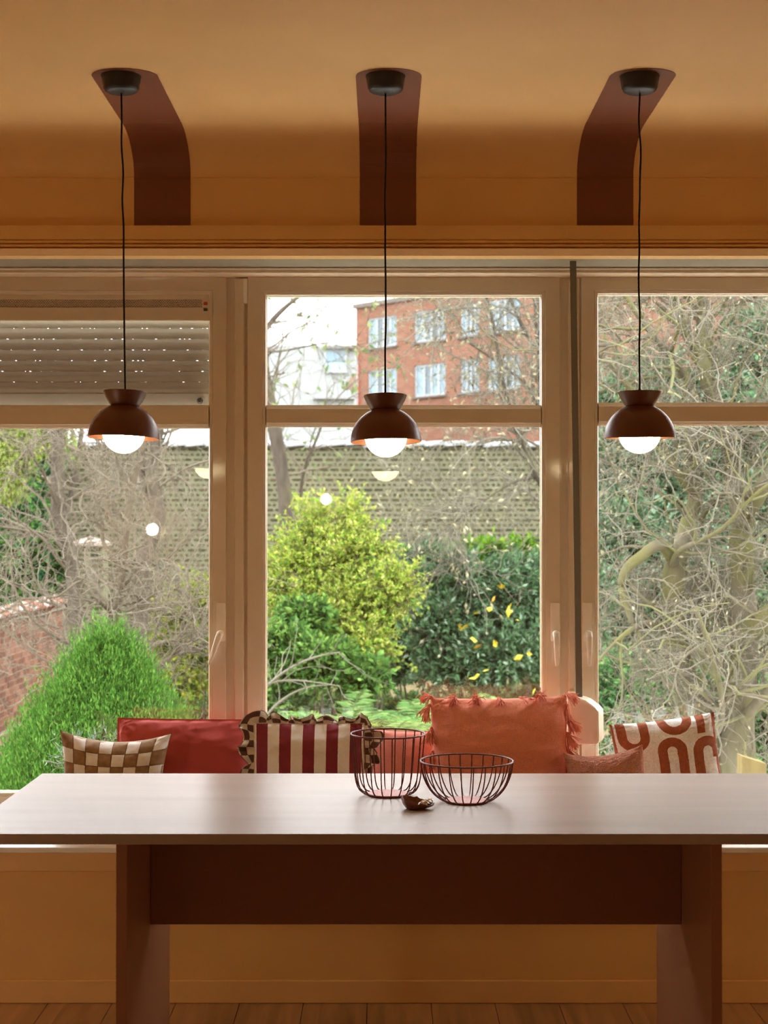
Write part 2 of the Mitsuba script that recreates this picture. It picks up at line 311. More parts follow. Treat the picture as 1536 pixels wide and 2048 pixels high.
# ------------------------------------------------------------------ pendant lamps
YL = 3.93
def pend(px, pyrim, roll, pitch, canx, label):
    k = thing('pendant_lamp', label, 'pendant lamp', 'pendant lamps over the table')
    c = W(px, pyrim, YL); R = .0905
    arcs = np.linspace(0, math.radians(67), 24)
    outer = [(R*math.cos(a), R*.98*math.sin(a)) for a in arcs]
    inner = [((R-.002)*math.cos(a), (R-.002)*.98*math.sin(a)) for a in arcs[::-1]]
    shade = lathe([(R-.002, 0)]+outer[0:0]+[(R-.0012, -.0006), (R, .0004)]+outer[1:]+[(.02, outer[-1][1]+.001), (.02, outer[-1][1]-.003)]+inner)
    z0 = outer[-1][1]
    cup = [(.030, z0-.001), (.0345, z0), (.037, z0+.0022), (.043, z0+.011), (.0495, z0+.022), (.0535, z0+.031), (.0555, z0+.0365), (.0552, z0+.0375), (.0535, z0+.0365), (.045, z0+.030), (.004, z0+.030)]
    cup = lathe(cup)
    bulb = trimesh.creation.uv_sphere(.0545, count=[24, 48]); bulb.apply_translation([0, 0, .0145])
    stem = lathe([(.0001, z0-.002), (.017, z0-.002), (.017, .06), (.014, .05), (.0001, .05)], 24)
    M = trimesh.transformations.rotation_matrix(roll, [0, 1, 0]) @ trimesh.transformations.rotation_matrix(pitch, [1, 0, 0])
    for m in (shade, cup, bulb, stem): m.apply_transform(M); m.apply_translation(c)
    part(k, 'shade', shade, 'm_shade', 35); part(k, 'cup', cup, 'm_shade', 35); part(k, 'socket', stem, 'm_shade', 35)
    b = uniq(k+'__globe'); scene[b] = mikit.ply(bulb, 'm_globe', True, emitter={'type': 'area', 'radiance': rgb([5.2, 4.3, 2.4])}); labels[b] = {'label': 'glowing opal glass globe'}
    top = np.array([c[0]*0+(canx-768)*YL/F, YL, CZ]); end = c+M[:3, :3] @ np.array([0, 0, z0+.031])
    t = np.linspace(0, 1, 14); cord = top+(end-top)*t[:, None]; cord[:, 2] -= 0
    rng = np.random.default_rng(int(px)); cord[2:-2, 0] += rng.normal(0, .0012, 10)
    part(k, 'cord', tube(spline(cord, 40), .0023, 8), 'm_cable', True)
    part(k, 'cord_grip', tube([end+[0, 0, -.004], end+[0, 0, .012]], .0042, 12), 'm_cable', True)
    can = lathe([(.0001, -.046), (.02, -.0455), (.034, -.043), (.0415, -.039), (.0455, -.032), (.0475, -.02), (.0505, -.004), (.051, -.0016), (.0001, -.0014)])
    can.apply_translation(top); part(k, 'canopy', can, 'm_black', 35)
prin('m_globe', [.9, .88, .8], .3)
pend(247, 876, math.radians(1.6), math.radians(-2.4), 241, 'brown dome pendant lamp hanging before the lowered roller shutter')
pend(772, 883.5, math.radians(-1.0), math.radians(-3.2), 771, 'brown dome pendant lamp hanging before the brick building in the middle window')
pend(1279.5, 876, math.radians(-.3), math.radians(1.2), 1280.5, 'brown dome pendant lamp hanging before the bare tree in the right window')
# two small globe lamps on the wall facing the window (seen only as reflections in the panes)
for i, (x, z, r, L) in enumerate(((-1.64, 1.44, .045, 16), (-.41, 1.655, .04, 16))):
    k = thing('wall_lamp', ['small globe wall lamp near the left corner of the back wall', 'small globe wall lamp near the middle of the back wall'][i], 'wall lamp')
    part(k, 'mount', lathe([(.0001, 0), (.04, 0), (.04, .012), (.012, .02), (.012, .06), (.0001, .06)], 24).apply_transform(trimesh.transformations.rotation_matrix(-math.pi/2, [1, 0, 0])).apply_translation([x, YB+.001, z]), 'm_black', 35)
    b = uniq(k+'__globe'); scene[b] = mikit.ply(sph((x, YB+.06+r, z), r, 14), 'm_globe', True, emitter={'type': 'area', 'radiance': rgb([L, L*.92, L*.8])})

# a globe lamp low on each side wall, beside the table and outside the picture
for i, (x, sx, L) in enumerate(((XL, 1, 22), (XR, -1, 9))):
    k = thing('wall_lamp', ['globe lamp low on the left side wall beside the table', 'globe lamp low on the right side wall beside the table'][i], 'wall lamp')
    part(k, 'mount', lathe([(.0001, 0), (.04, 0), (.04, .012), (.012, .02), (.012, .06), (.0001, .06)], 24).apply_transform(trimesh.transformations.rotation_matrix(sx*math.pi/2, [0, 1, 0])).apply_translation([x+sx*.001, 3.05, .7]), 'm_black', 35)
    b = uniq(k+'__globe'); scene[b] = mikit.ply(sph((x+sx*.12, 3.05, .7), .06, 14), 'm_globe', True, emitter={'type': 'area', 'radiance': rgb([L, L*.85, L*.64])})

# ------------------------------------------------------------------ table and what stands on it
TZ = .75; TY0, TY1, TX0, TX1 = 3.36, 4.18, -.928, 1.083
k = thing('dining_table', 'long brown wood table with slab legs in front of the window', 'table')
part(k, 'tabletop', rbox(TX0, TX1, TY0, TY1, TZ-.023, TZ, .0012), 'm_table')
for xa, xb in ((-.5915, -.567), (.7215, .746)):
    part(k, 'leg', rbox(xa, xb, 3.40, 4.08, .0005, TZ-.0235, .0012), 'm_leg')
part(k, 'apron', rbox(-.5665, .721, 3.738, 3.762, .455, TZ-.0235, .0012), 'm_leg')
def basket(c, prof, nw, rw, rr, rbase, label):
    k = thing('wire_basket', label, 'basket')
    prof = np.asarray(prof)
    part(k, 'rim', lathe([(prof[0, 0]+rr*math.cos(t), prof[0, 1]+rr*math.sin(t)) for t in np.linspace(0, 2*math.pi, 11)], 72).apply_translation(c), 'm_wire', True)
    pr = spline(prof, 16)
    for j in range(nw):
        a = 2*math.pi*(j+.35)/nw
        part(k, 'wire', tube(np.c_[pr[:, 0]*math.cos(a), pr[:, 0]*math.sin(a), pr[:, 1]]+c, rw, 6), 'm_wire', True)
    part(k, 'base_ring', lathe([(rbase+.0018*math.cos(t), .0022+.0018*math.sin(t)) for t in np.linspace(0, 2*math.pi, 9)], 60).apply_translation(c), 'm_wire', True)
    part(k, 'base_disc', lathe([(.0001, .0052), (rbase*.5, .0052), (rbase*.53, .0058), (rbase*.97, .0060), (rbase, .0055), (rbase, .0035), (.0001, .0030)], 60).apply_translation(c), 'm_disc', 25)
cA = np.array([(776-768)*3.845/F, 3.845, TZ]); cB = np.array([(933-768)*3.75/F, 3.75, TZ])
basket(cA, [(.0925, .153), (.0895, .12), (.086, .08), (.082, .045), (.076, .022), (.066, .009), (.052, .004)], 20, .0016, .0021, .050, 'tall cylindrical dark red wire basket on the table')
basket(cB, [(.1125, .100), (.1105, .082), (.104, .058), (.093, .036), (.078, .018), (.062, .007), (.048, .004)], 24, .0016, .0021, .0505, 'wide low dark red wire bowl basket on the table')
# little rustic dish
k = thing('small_dish', 'small rough brown dish with a ragged silvery rim between the wire baskets', 'dish')
n, kk = 56, 9; a = np.arange(n)*2*np.pi/n; cD = np.array([(831-768)*3.66/F, 3.66, TZ])
wob = 1+.05*np.sin(3*a+.6)+.03*np.sin(7*a); rimz = .019+.009*np.cos(a-2.9)+.0016*np.sin(9*a)+.001*np.sin(17*a)
def dring(f, zf): return np.c_[.039*f*wob*np.cos(a)+.004*zf, .031*f*wob*np.sin(a), .0006+rimz*zf]
rings = [dring(f, z) for f, z in ((.02, 0), (.5, 0), (.62, .06), (.8, .35), (.93, .7), (1.0, 1.0), (.965, 1.02), (.88, .72), (.72, .38), (.45, .16), (.02, .12))]
v = np.vstack(rings)+cD; f = []
for r in range(len(rings)-1):
    for j in range(n): p, q = r*n+j, r*n+(j+1) % n; f += [(p, q, q+n), (p, q+n, p+n)]
v += (meshkit.noise(v*120)[:, None]-.5)*.0016*np.array([1, 1, 0]); v[:, 2] = np.maximum(v[:, 2], TZ+.0005)
prin('m_dish', proc(lambda p, n, uv: mix([.10, .03, .012], [.26, .085, .035], fbm(p.x*150, p.y*150, p.z*150, 3))), .32, .6)
part(k, 'bowl', trimesh.Trimesh(v, f, process=False), 'm_dish', True)
prin('m_foil', [.75, .72, .68], .22, .5, metallic=.85)
rng = np.random.default_rng(3); pts = []
for j in range(5):
    c0 = cD+np.array([.017+.004*j, -.010+.006*j, .0125+.0012*j]); g = np.linspace(-1, 1, 9); U, V_ = np.meshgrid(g, g)
    zz = meshkit.noise(np.stack([U*2.3, V_*2.3, U*0+j*3.1], -1))*.009
    vv = np.stack([c0[0]+U*.010+.002*V_, c0[1]+V_*.008, c0[2]+zz-.003*(U**2+V_**2)], -1).reshape(-1, 3); i, jj = np.meshgrid(np.arange(8), np.arange(8), indexing='ij'); o = i*9+jj
    pts.append(trimesh.Trimesh(vv, np.vstack([np.stack([o, o+1, o+10], -1).reshape(-1, 3), np.stack([o, o+10, o+9], -1).reshape(-1, 3)]), process=False))
part(k, 'foil_lining', cat(pts), 'm_foil', label='crinkled silvery lining')

# ------------------------------------------------------------------ cushions
def pillow(w, h, t, n=64, pinch=.05, wr=.003, crease=14, flange=0.0, seed=0, power=.5, sag=.0):
    g = np.sin(np.linspace(-np.pi/2, np.pi/2, n)); g = .55*g+.45*np.linspace(-1, 1, n); U, V_ = np.meshgrid(g, g, indexing='ij')
    Xc = w/2*U*(1-pinch*(1-V_**2)); Zc = h/2*V_*(1-pinch*(1-U**2))-sag*h*(1-U**2)*np.maximum(V_, 0)
    u2, v2 = np.clip(np.abs(U)/(1-flange), 0, 1), np.clip(np.abs(V_)/(1-flange), 0, 1)
    D = t/2*((1-u2**2.4)*(1-v2**2.4))**power
    out = []; rg = np.random.default_rng(seed+900); cr = np.zeros_like(U)
    for _ in range(crease):
        e_ = rg.uniform(-1, 1); sd = rg.choice(4, p=[.5, .1, .2, .2]); c0 = np.array([(e_*w/2, h/2), (e_*w/2, -h/2), (-w/2, e_*h/2), (w/2, e_*h/2)][sd]); dd = -c0/np.linalg.norm(c0)+rg.normal(0, .45, 2); dd /= np.linalg.norm(dd)
        L_ = rg.uniform(.05, .15); px_, pz_ = Xc-c0[0], Zc-c0[1]; al = px_*dd[0]+pz_*dd[1]; ac = -px_*dd[1]+pz_*dd[0]+.012*np.sin(al*40+e_*9)
        wd = .006+.05*np.clip(al, 0, L_); cr += rg.choice([-1, 1])*rg.uniform(.5, 1)*np.exp(-(ac/wd)**2)*np.exp(-np.maximum(al-L_*.4, 0)/(L_*.4))*(al > -.01)
    for sgn in (-1, 1):
        P = np.stack([Xc*6, V_*2.4, U*0+seed*3.7+sgn], -1)
        ed = np.sin(U*17+seed+2*V_)*np.exp(-(1-np.abs(V_))*7)+np.sin(V_*15+seed*2+2*U)*np.exp(-(1-np.abs(U))*7)
        rad = .8*ed+np.sin(11*np.arctan2(Zc-h*.45*np.sign(V_), Xc-w*.45*np.sign(U))+seed)*np.exp(-5*(1-np.abs(U)*np.abs(V_)))
        wob = wr*(meshkit.fbm(P*2, 3, seed)-.5)*3+wr*1.0*rad+wr*.75*cr
        Dd = sgn*np.maximum(D+wob*np.minimum(1, D/(t*.12)), .0012)
        out.append(np.stack([Xc, Dd, Zc], -1))
    return U, V_, out
def grid_mesh(P, U, V_, flip):
    n, m = P.shape[:2]; i, j = np.meshgrid(np.arange(n-1), np.arange(m-1), indexing='ij'); o = i*m+j
    q = np.stack([o, o+m, o+m+1, o+1], -1).reshape(-1, 4)
    if flip: q = q[:, ::-1]
    return P.reshape(-1, 3), np.vstack([q[:, [0, 1, 2]], q[:, [0, 2, 3]]]), np.stack([U, V_], -1).reshape(-1, 2)/2+.5
def seat(v, x, y, h, lean, roll=0., yaw=0., z0=SZ+.002):
    M = trimesh.transformations.rotation_matrix(yaw, [0, 0, 1]) @ trimesh.transformations.rotation_matrix(lean, [1, 0, 0]) @ trimesh.transformations.rotation_matrix(roll, [0, 1, 0])
    return v @ M[:3, :3].T+np.array([x, y, 0]), M
def cushion(name, label, x, y, w, h, t, bsdf, lean=-.16, roll=0., yaw=0., cover='cover', up=0., **kw):
    k = thing(name, label, 'cushion', 'cushions on the window sill')
    U, V_, (f, b) = pillow(w, h, t, **kw)
    ff, qf, uf = grid_mesh(f, U, V_, False); bb, qb, ub = grid_mesh(b, U, V_, True)
    v, M = seat(np.vstack([ff, bb]), x, y, h, lean, roll, yaw); dz = SZ+.0015+up-v[:, 2].min(); v[:, 2] += dz
    mesh = trimesh.Trimesh(v, np.vstack([qf, qb+len(ff)]), process=False)
    if cover: part(k, cover, mesh, bsdf, True, uv=np.vstack([uf, ub]))
    fn = lambda q: np.asarray(q) @ M[:3, :3].T+np.array([x, y, dz])
    return k, fn, (U, V_, f, b)
def weave(c1, c2, sc, rough=.9):
    def fn(p, n, uv):
        a = noise(p.x*sc*.25, p.z*sc, p.y*30); b = noise(p.x*sc, p.z*sc*.25, p.y*30+7)
        return mix(c1, c2, a*.5+b*.5)
    return fn
def cloth(name, fn, rough=.9, h=None, hs=.001):
    d = dict(type='principled', base_color=proc(fn) if callable(fn) else rgb(fn), roughness=rough, specular=.2, sheen=.4)
    if h: d = {'type': 'bumpmap', 'arbitrary': proc(h, 5e-4), 'scale': hs, 'bsdf': d}
    mat(name, d)
cloth('m_redcloth', weave([.42, .07, .06], [.50, .095, .085], 1500), .95)
cloth('m_linen', weave([.60, .20, .125], [.86, .34, .23], 900), .95, lambda p, n, uv: noise(p.x*160, p.z*700, p.y*60)+noise(p.x*700, p.z*160, p.y*60), .0005)
cloth('m_pink', weave([.60, .21, .165], [.70, .27, .22], 700), .9)
cloth('m_boucle', lambda p, n, uv: mix([.32, .11, .07], [.92, .48, .36], fbm(p.x*420, p.y*420, p.z*420, 2)), 1, lambda p, n, uv: fbm(p.x*260, p.y*260, p.z*260, 2), .009)
def stripes_fn(p, n, uv):
    k_ = uv.x*9.4-.2; i_ = dr.floor(k_); odd = i_-2*dr.floor(i_/2); w_ = .9+.2*noise(uv.x*300, uv.y*300)
    return mix([.24, .035, .05], [.82, .80, .76], odd)*w_
cloth('m_stripes', stripes_fn, .85)
prin('m_piping', [.55, .46, .38], .8)
cloth('m_patchbrown', lambda p, n, uv: mix([.20, .115, .05], [.36, .22, .11], fbm(p.x*90, p.y*90, p.z*90, 3)), .75)
cloth('m_patchcream', lambda p, n, uv: mix([.70, .66, .60], [.82, .79, .74], fbm(p.x*90, p.y*90, p.z*90, 3)), .8)
def arcs_fn(p, n, uv):
    x, z = uv.x, uv.y
    def ush(cx, cz, r, w_, sgn, l):
        dx, dz = x-cx, (z-cz)*1.1*sgn
        d = dr.select(dz > 0, dr.abs(dr.abs(dx)-r), dr.abs(dr.sqrt(dx*dx+dz*dz)-r))
        return dr.select((d < w_) & (dz < l), 1.0, 0.0)
    m = ush(.19, .86, .105, .043, 1, .5)
    for a in (ush(.60, 1.0, .125, .043, 1, .3), ush(.53, .70, .095, .048, -1, .5), ush(.88, .66, .10, .05, -1, .075), ush(.14, .30, .10, .045, -1, .3), ush(.30, .10, .10, .045, 1, .2)): m = dr.maximum(m, a)
    m = dr.maximum(m, dr.select((dr.abs(x-.845) < .04) & (z > .83), 1.0, 0.0))
    m = dr.maximum(m, dr.select((dr.abs(x-.78) < .05) & (z < .66) & (z > .2), 1.0, 0.0))
    m = dr.maximum(m, dr.select((x > .965) | (x < .02), 1.0, 0.0))
    f = .8+.4*fbm(uv.x*90, uv.y*90, 0, 2)
    return mix([.86, .86, .84], [.36, .11, .05], m)*f
cloth('m_arcs', arcs_fn, .95, lambda p, n, uv: fbm(p.x*400, p.y*400, p.z*400, 2), .0016)
def xw(px, Y): return (px-768)*Y/F
# red cushion with a narrow flange
k, fn, g = cushion('red_cushion', 'plain dark red cushion with flat edge, behind the checkered cushion', xw(372, 4.71), 4.715, .43, .340, .13, 'm_redcloth', lean=-.10, roll=.012, flange=.03, wr=.009, pinch=.012, seed=2)
# checkered patchwork
k, fn, (U, V_, f, b) = cushion('checkered_cushion', 'cream and brown checkered patchwork cushion at the left end of the row', xw(226, 4.58), 4.585, .335, .315, .13, 'm_patchcream', lean=-.12, roll=.03, wr=.0055, pinch=.13, seed=4, n=57, sag=.03, cover=None)
bb, qb, ub = grid_mesh(b, U, V_, True)
part(k, 'back', trimesh.Trimesh(fn(bb), qb, process=False), 'm_patchbrown', True)
# recessed seams are the gaps between the patches, over a lining that lies 1.5 mm deeper
ln, ql, ul = grid_mesh(f*np.array([1, .985, 1])+np.array([0, .0016, 0]), U, V_, False)
part(k, 'seam_lining', trimesh.Trimesh(fn(ln), ql, process=False), 'm_patchbrown', True)
from scipy.interpolate import RegularGridInterpolator
gu, gv = U[:, 0], V_[0]
RI = RegularGridInterpolator((gu, gv), f)
nx, nz = 8, 7
for i in range(nx):
    for j in range(nz):
        u = np.linspace(-1+2*i/nx+.008, -1+2*(i+1)/nx-.008, 8); v_ = np.linspace(-1+2*j/nz+.008, -1+2*(j+1)/nz-.008, 8); UU, VV = np.meshgrid(u, v_, indexing='ij')
        P = RI(np.stack([UU, VV], -1)); puff = np.sin(np.pi*np.linspace(0, 1, 8)); P[..., 1] -= .0022*np.outer(puff, puff)**.5+.0002
        m, q, uu = grid_mesh(P, UU, VV, False)
        part(k, 'patch', trimesh.Trimesh(fn(m), q, process=False), 'm_patchcream' if (i+j) % 2 else 'm_patchbrown', True)
# striped cushion with checked ruffle
k, fn, (U, V_, f, b) = cushion('striped_cushion', 'burgundy and cream striped cushion with a checked brown ruffle', xw(618, 4.64), 4.645, .335, .338, .12, 'm_stripes', lean=-.12, roll=0., wr=.006, pinch=.02, seed=6)
def edge(t):   # round the border from bottom left, up, over the top, down the right
    a = np.array([[-1, -1], [-1, 1], [1, 1], [1, -1]]); i = np.minimum(t.astype(int), 2); return a[i]+(a[i+1]-a[i])*(t-i)[:, None]
n = 420; t = np.linspace(0, 3, n); e = edge(t); RB = RegularGridInterpolator((gu*0+U[:, 0] if len(gu) == len(U) else U[:, 0], V_[0]), f)
base = RB(np.clip(e, -1, 1)); nrm = norm(np.c_[e[:, 0]*(np.abs(e[:, 0]) > .985)+e[:, 0]**9*.5, e[:, 0]*0, e[:, 1]*(np.abs(e[:, 1]) > .985)+e[:, 1]**9*.5])
ph = t*2*np.pi*9.5; rw = 7; P = np.empty((n, rw, 3)); wv = meshkit.noise(np.c_[t*9, t*0, t*0])-.5
for j in range(rw):
    q = j/(rw-1); P[:, j] = base+.020*q*np.stack([meshkit.noise(np.c_[t*7, t*0+q*1.5, t*0+c_]) for c_ in (3, 7, 11)], 1)*[1, 1, 1]-.010*q+nrm*(.046*q*((.82+.35*wv)*np.where(np.abs(e[:, 1]) > .99, .42+.5*np.abs(e[:, 0])**3, 1))[:, None])+np.c_[.010*q*np.sin(ph*.5+1), .016*q*np.sin(ph+2*wv), .008*q*np.cos(ph*.7)]
def check_fn(p, n, uv):
    i_ = dr.floor(uv.x*46)+dr.floor(uv.y*2.2); odd = i_-2*dr.floor(i_/2)
    return mix([.12, .055, .035], [.62, .55, .44], odd)*(.85+.3*noise(uv.x*900, uv.y*60))
cloth('m_check', check_fn, .85)
UU, VV = np.meshgrid(t/3*2-1, np.linspace(-1, 1, rw), indexing='ij'); v, q, uu = grid_mesh(P, UU, VV, False)
part(k, 'ruffle', trimesh.Trimesh(fn(v), q, process=False), 'm_check', True, uv=uu, label='wavy brown and cream checked ruffle')
part(k, 'piping', tube(fn(base[::6]), .0022, 6), 'm_piping', True)
# pink cushion behind the baskets
cushion('pink_cushion', 'dusty pink red cushion standing behind the tall wire basket', xw(812, 4.73), 4.735, .26, .305, .11, 'm_pink', lean=-.10, roll=.03, wr=.003, pinch=.045, seed=8, flange=.02)
# orange cushion with tassels
k, fn, (U, V_, f, b) = cushion('tasselled_cushion', 'large rust orange linen cushion with tassels round its edge', xw(1000, 4.64), 4.645, .415, .415, .16, 'm_linen', lean=-.13, roll=-.015, wr=.0075, pinch=.03, seed=11)
RB = RegularGridInterpolator((U[:, 0], V_[0]), f); rng = np.random.default_rng(5)
def tassel(p, d, L=.038):
    d = norm(np.asarray(d, float)); S = 44; st = p+d*.008+rng.normal(0, .0022, (S, 3)); dd = norm(d+rng.normal(0, .26, (S, 3)))
    P = walk(rng, st, dd, np.full(S, L)*rng.uniform(.75, 1.1, S), 6, .10, np.array([0, 0, -.12]))
    return cat([tubes(P, np.full((S, 6), .0012), 4), sph(p+d*.006, .0062, 6), tubes(np.array([[p-d*.006, p+d*.004]]), np.full((1, 2), .0022), 5)])
def walk(rng, S, D, L, K, wander, bend=0.):
    S = np.asarray(S, float); N = len(S); P = np.empty((N, K, 3)); P[:, 0] = S; d = norm(np.asarray(D, float)); st = (np.asarray(L, float)/(K-1))[:, None]
    for i in range(1, K):
        d = norm(d+rng.normal(0, wander, (N, 3))+bend); P[:, i] = P[:, i-1]+d*st
    return P
for tt in np.concatenate([np.linspace(.45, .95, 4), np.linspace(1.02, 1.98, 7), np.linspace(2.06, 2.9, 9)]):
    e = edge(np.array([tt]))[0]; p = fn(RB(np.clip(e, -1, 1)))[:] .reshape(3)
    top = abs(e[1]) > .98
    d = np.array([e[0]*(.25 if top else .38), -.55 if top else -.5, .12 if top else -.75])+rng.normal(0, .18, 3)
    if abs(e[0]) > .9 and e[1] > .9: d += [e[0]*.3, 0, .1]
    part(k, 'tassel', tassel(p+[0, 0, .002], d,   .044 if top else .052), 'm_linen', True)
# boucle and arcs cushions
cushion('boucle_cushion', 'low reddish brown boucle cushion lying before the strap winder', xw(1216, 4.55), 4.55, .235, .262, .11, 'm_boucle', lean=-.05, roll=-.12, yaw=-.08, wr=.003, pinch=.06, seed=13, sag=.05)
cushion('patterned_cushion', 'white cushion with looping rust brown arches at the right end of the row', xw(1338, 4.72), 4.725, .325, .325, .12, 'm_arcs', lean=-.12, roll=-.12, wr=.006, pinch=.04, seed=17)

# ================================================================== the garden and what lies behind it
GZ = -1.0
put(thing('ground', 'dark soil and leaf litter of the garden', 'ground', kind='structure'), boxm(-40, 40, 5.35, 120, GZ-.2, GZ), 'm_soil')
put(thing('floor_terrace', 'pale stone terrace outside below the windows', 'terrace', kind='structure'), rbox(-5, 5, YF+.26, 8.3, GZ-.05, GZ+.03, .005), 'm_terrace')
put(thing('trim_8', 'outer wall below the windows', 'outer wall', kind='structure'), boxm(XL, XR, YF+.14, YF+.25, GZ, SZ-.03), 'm_terrace')
put(thing('trim_9', 'stone ledge outside the windows', 'ledge', kind='structure'), rbox(OX0, OX1, YF+.13, 5.34, SZ-.1, SZ-.035), 'm_terrace')
def cols(rng, n, pal, wts=None, jit=.12, per=1):
    pal = np.array([outdoor(*c) for c in pal]); c = pal[rng.choice(len(pal), n, p=wts)]*(1+rng.normal(0, jit, (n, 1)))
    return np.repeat(np.clip(c, .004, .95), per, axis=0)
def leaves(rng, pos, size, pal, wts=None, aim=None, flat=.5, ar=.5, jit=.14, fold=True):
    """One small leaf blade per position: a folded rhomb with its own colour."""
    n = len(pos); d = rng.normal(0, 1, (n, 3)); d = norm(d if aim is None else d*flat+aim); nn = norm(rng.normal(0, .7, (n, 3))+[0, -.2, .9])
    side = norm(np.cross(d, nn)); up = np.cross(side, d); L = (np.asarray(size)*rng.uniform(.7, 1.25, n))[:, None]; w = L*ar/2
    b = pos; tip = pos+d*L-up*L*.12; m = pos+d*L*.45
    V = np.stack([b, m+side*w-up*w*.3, tip, m-side*w-up*w*.3, m+up*w*.15], 1)
    if fold: F = np.array([[0, 1, 4], [1, 2, 4], [2, 3, 4], [3, 0, 4]]); 
    else: V = V[:, :4]; F = np.array([[0, 1, 2], [0, 2, 3]])
    k_ = V.shape[1]
    return V.reshape(-1, 3), (F[None]+(np.arange(n)*k_)[:, None, None]).reshape(-1, 3), cols(rng, n, pal, wts, jit, k_)
def leafpart(k, name, parts, bsdf='m_leaf', kind='stuff', label=None):
    o = np.cumsum([0]+[len(p[0]) for p in parts])
    return part(k, name, trimesh.Trimesh(np.vstack([p[0] for p in parts]), np.vstack([p[1]+a for p, a in zip(parts, o)]), process=False), bsdf, False, kind=kind, label=label, color=np.vstack([p[2] for p in parts]))
def sprout(rng, P, R, n, t0=.2, t1=1., a0=25, a1=75, rf=.6, grav=0.):
    N, K, _ = P.shape; ln = np.linalg.norm(np.diff(P, axis=1), axis=2).sum(1); i = rng.choice(N, n, p=ln/ln.sum()); t = rng.uniform(t0, t1, n)*(K-1)
    a = np.minimum(t.astype(int), K-2); f = (t-a)[:, None]; S = P[i, a]*(1-f)+P[i, a+1]*f; tg = norm(P[i, a+1]-P[i, a])
    pr = norm(np.cross(tg, rng.normal(0, 1, (n, 3)))); ang = np.radians(rng.uniform(a0, a1, n))[:, None]
    return S, norm(tg*np.cos(ang)+pr*np.sin(ang)), (R[i, a]*(1-f[:, 0])+R[i, a+1]*f[:, 0])*rf
def limb(pts, r0, r1, K=38):
    """A limb through (px, py, Y) points: rows are turned into places in the garden."""
    p = spline([np.r_[W(a, b, y)] for a, b, y in pts], K); return p, np.linspace(r0, r1, K)
def limbmesh(rng, p, r, sides=11):
    m = tubes(p[None], (r*(1+.10*(meshkit.noise(p*5+rng.uniform(0, 50))-.5)*2))[None], sides)
    c = np.repeat(p, sides, 0); f = 1+.42*(meshkit.fbm(m.vertices*[9, 9, 5]+rng.uniform(0, 50), 3)-.5); m.vertices = c+(m.vertices-c)*f[:, None]; return m
def level(rng, P, R, n, L, K, wander, rmin, rmax, bend=0., ok=None, **kw):
    S, D, r = sprout(rng, P, R, n, **kw); l = rng.uniform(*L, n); Q_ = walk(rng, S, D, l, K, wander, bend); r = np.clip(r, rmin, rmax)
    if ok: g = ok(Q_); Q_, r = Q_[g], r[g]
    return Q_, r[:, None]*np.linspace(1, .45, K)

# ---- brick garden wall with white coping
YB_ = 24.0; pxm = F/YB_; zt = H+(YH-893)/pxm
k = thing('garden_wall', 'tall yellow grey brick garden wall with white coping tiles behind the shrubs', 'garden wall')
prin('m_mortar', proc(lambda p, n, uv: mix(outdoor(126, 127, 100), outdoor(146, 146, 120), fbm(p.x*3, p.y, p.z*3, 4))), .95, .1)
for i, c in enumerate(((72, 70, 51), (84, 80, 57), (64, 64, 49), (94, 80, 60))):
    prin(f'm_brick{i}', outdoor(*c), .9, .2)
part(k, 'core', boxm(-13, 13, YB_, YB_+.3, GZ, zt), 'm_mortar')
rng = np.random.default_rng(21); ch = 10.05/pxm; sp_ = 21.9/pxm; allb = []
for r in range(int((zt-GZ)/ch)):
    zz = zt-(r+.62)*ch; head = r % 2; pit = sp_/2 if head else sp_; off = 0 if head else (sp_/2 if r % 4 == 0 else 0)
    for j in np.arange(-int(6/pit), int(4.2/pit)+1):
        w_ = (.5 if head else .76)*pit; x_ = j*pit+off+rng.normal(0, .003)
        allb.append((x_-w_/2, x_+w_/2, zz-ch*.23, zz+ch*.23, YB_-.008-rng.uniform(0, .007), rng.choice(4, p=[.45, .3, .18, .07])))
def seen(b): x_ = (b[0]+b[1])/2*pxm+768; y_ = YH-(b[2]-H)*pxm; return 640 < x_ < 1072 and 900 < y_ < 1010
near = [b for b in allb if seen(b) and (b[1]-b[0]) > sp_*.5][:150]+[b for b in allb if seen(b) and (b[1]-b[0]) < sp_*.5][:150]
ids = set(map(id, near))
def brickm(b): return boxm(b[0], b[1], b[4], YB_+.02, b[2], b[3])
for b in near: part(k, 'brick', brickm(b), f'm_brick{b[5]}')
for c in range(4): part(k, 'far_bricks', cat([brickm(b) for b in allb if id(b) not in ids and b[5] == c]), f'm_brick{c}', kind='stuff')
prin('m_coping', outdoor(170, 175, 178), .5, .4)
for j in range(-22, 11):
    x0 = j*.31; dz = rng.normal(0, .009)
    m = hull([(x_, y_, z_) for x_, y_, z_ in ((x0, YB_-.09, zt-.005), (x0+.325, YB_-.12, zt+.022), (x0, YB_-.07, zt+.035), (x0+.325, YB_-.12, zt+.066), (x0, YB_+.36, zt-.005), (x0+.325, YB_+.36, zt+.012), (x0, YB_+.13, zt+.085), (x0+.325, YB_+.13, zt+.10))])
    m.apply_translation([0, 0, dz]); part(k, 'coping_tile', m, 'm_coping')
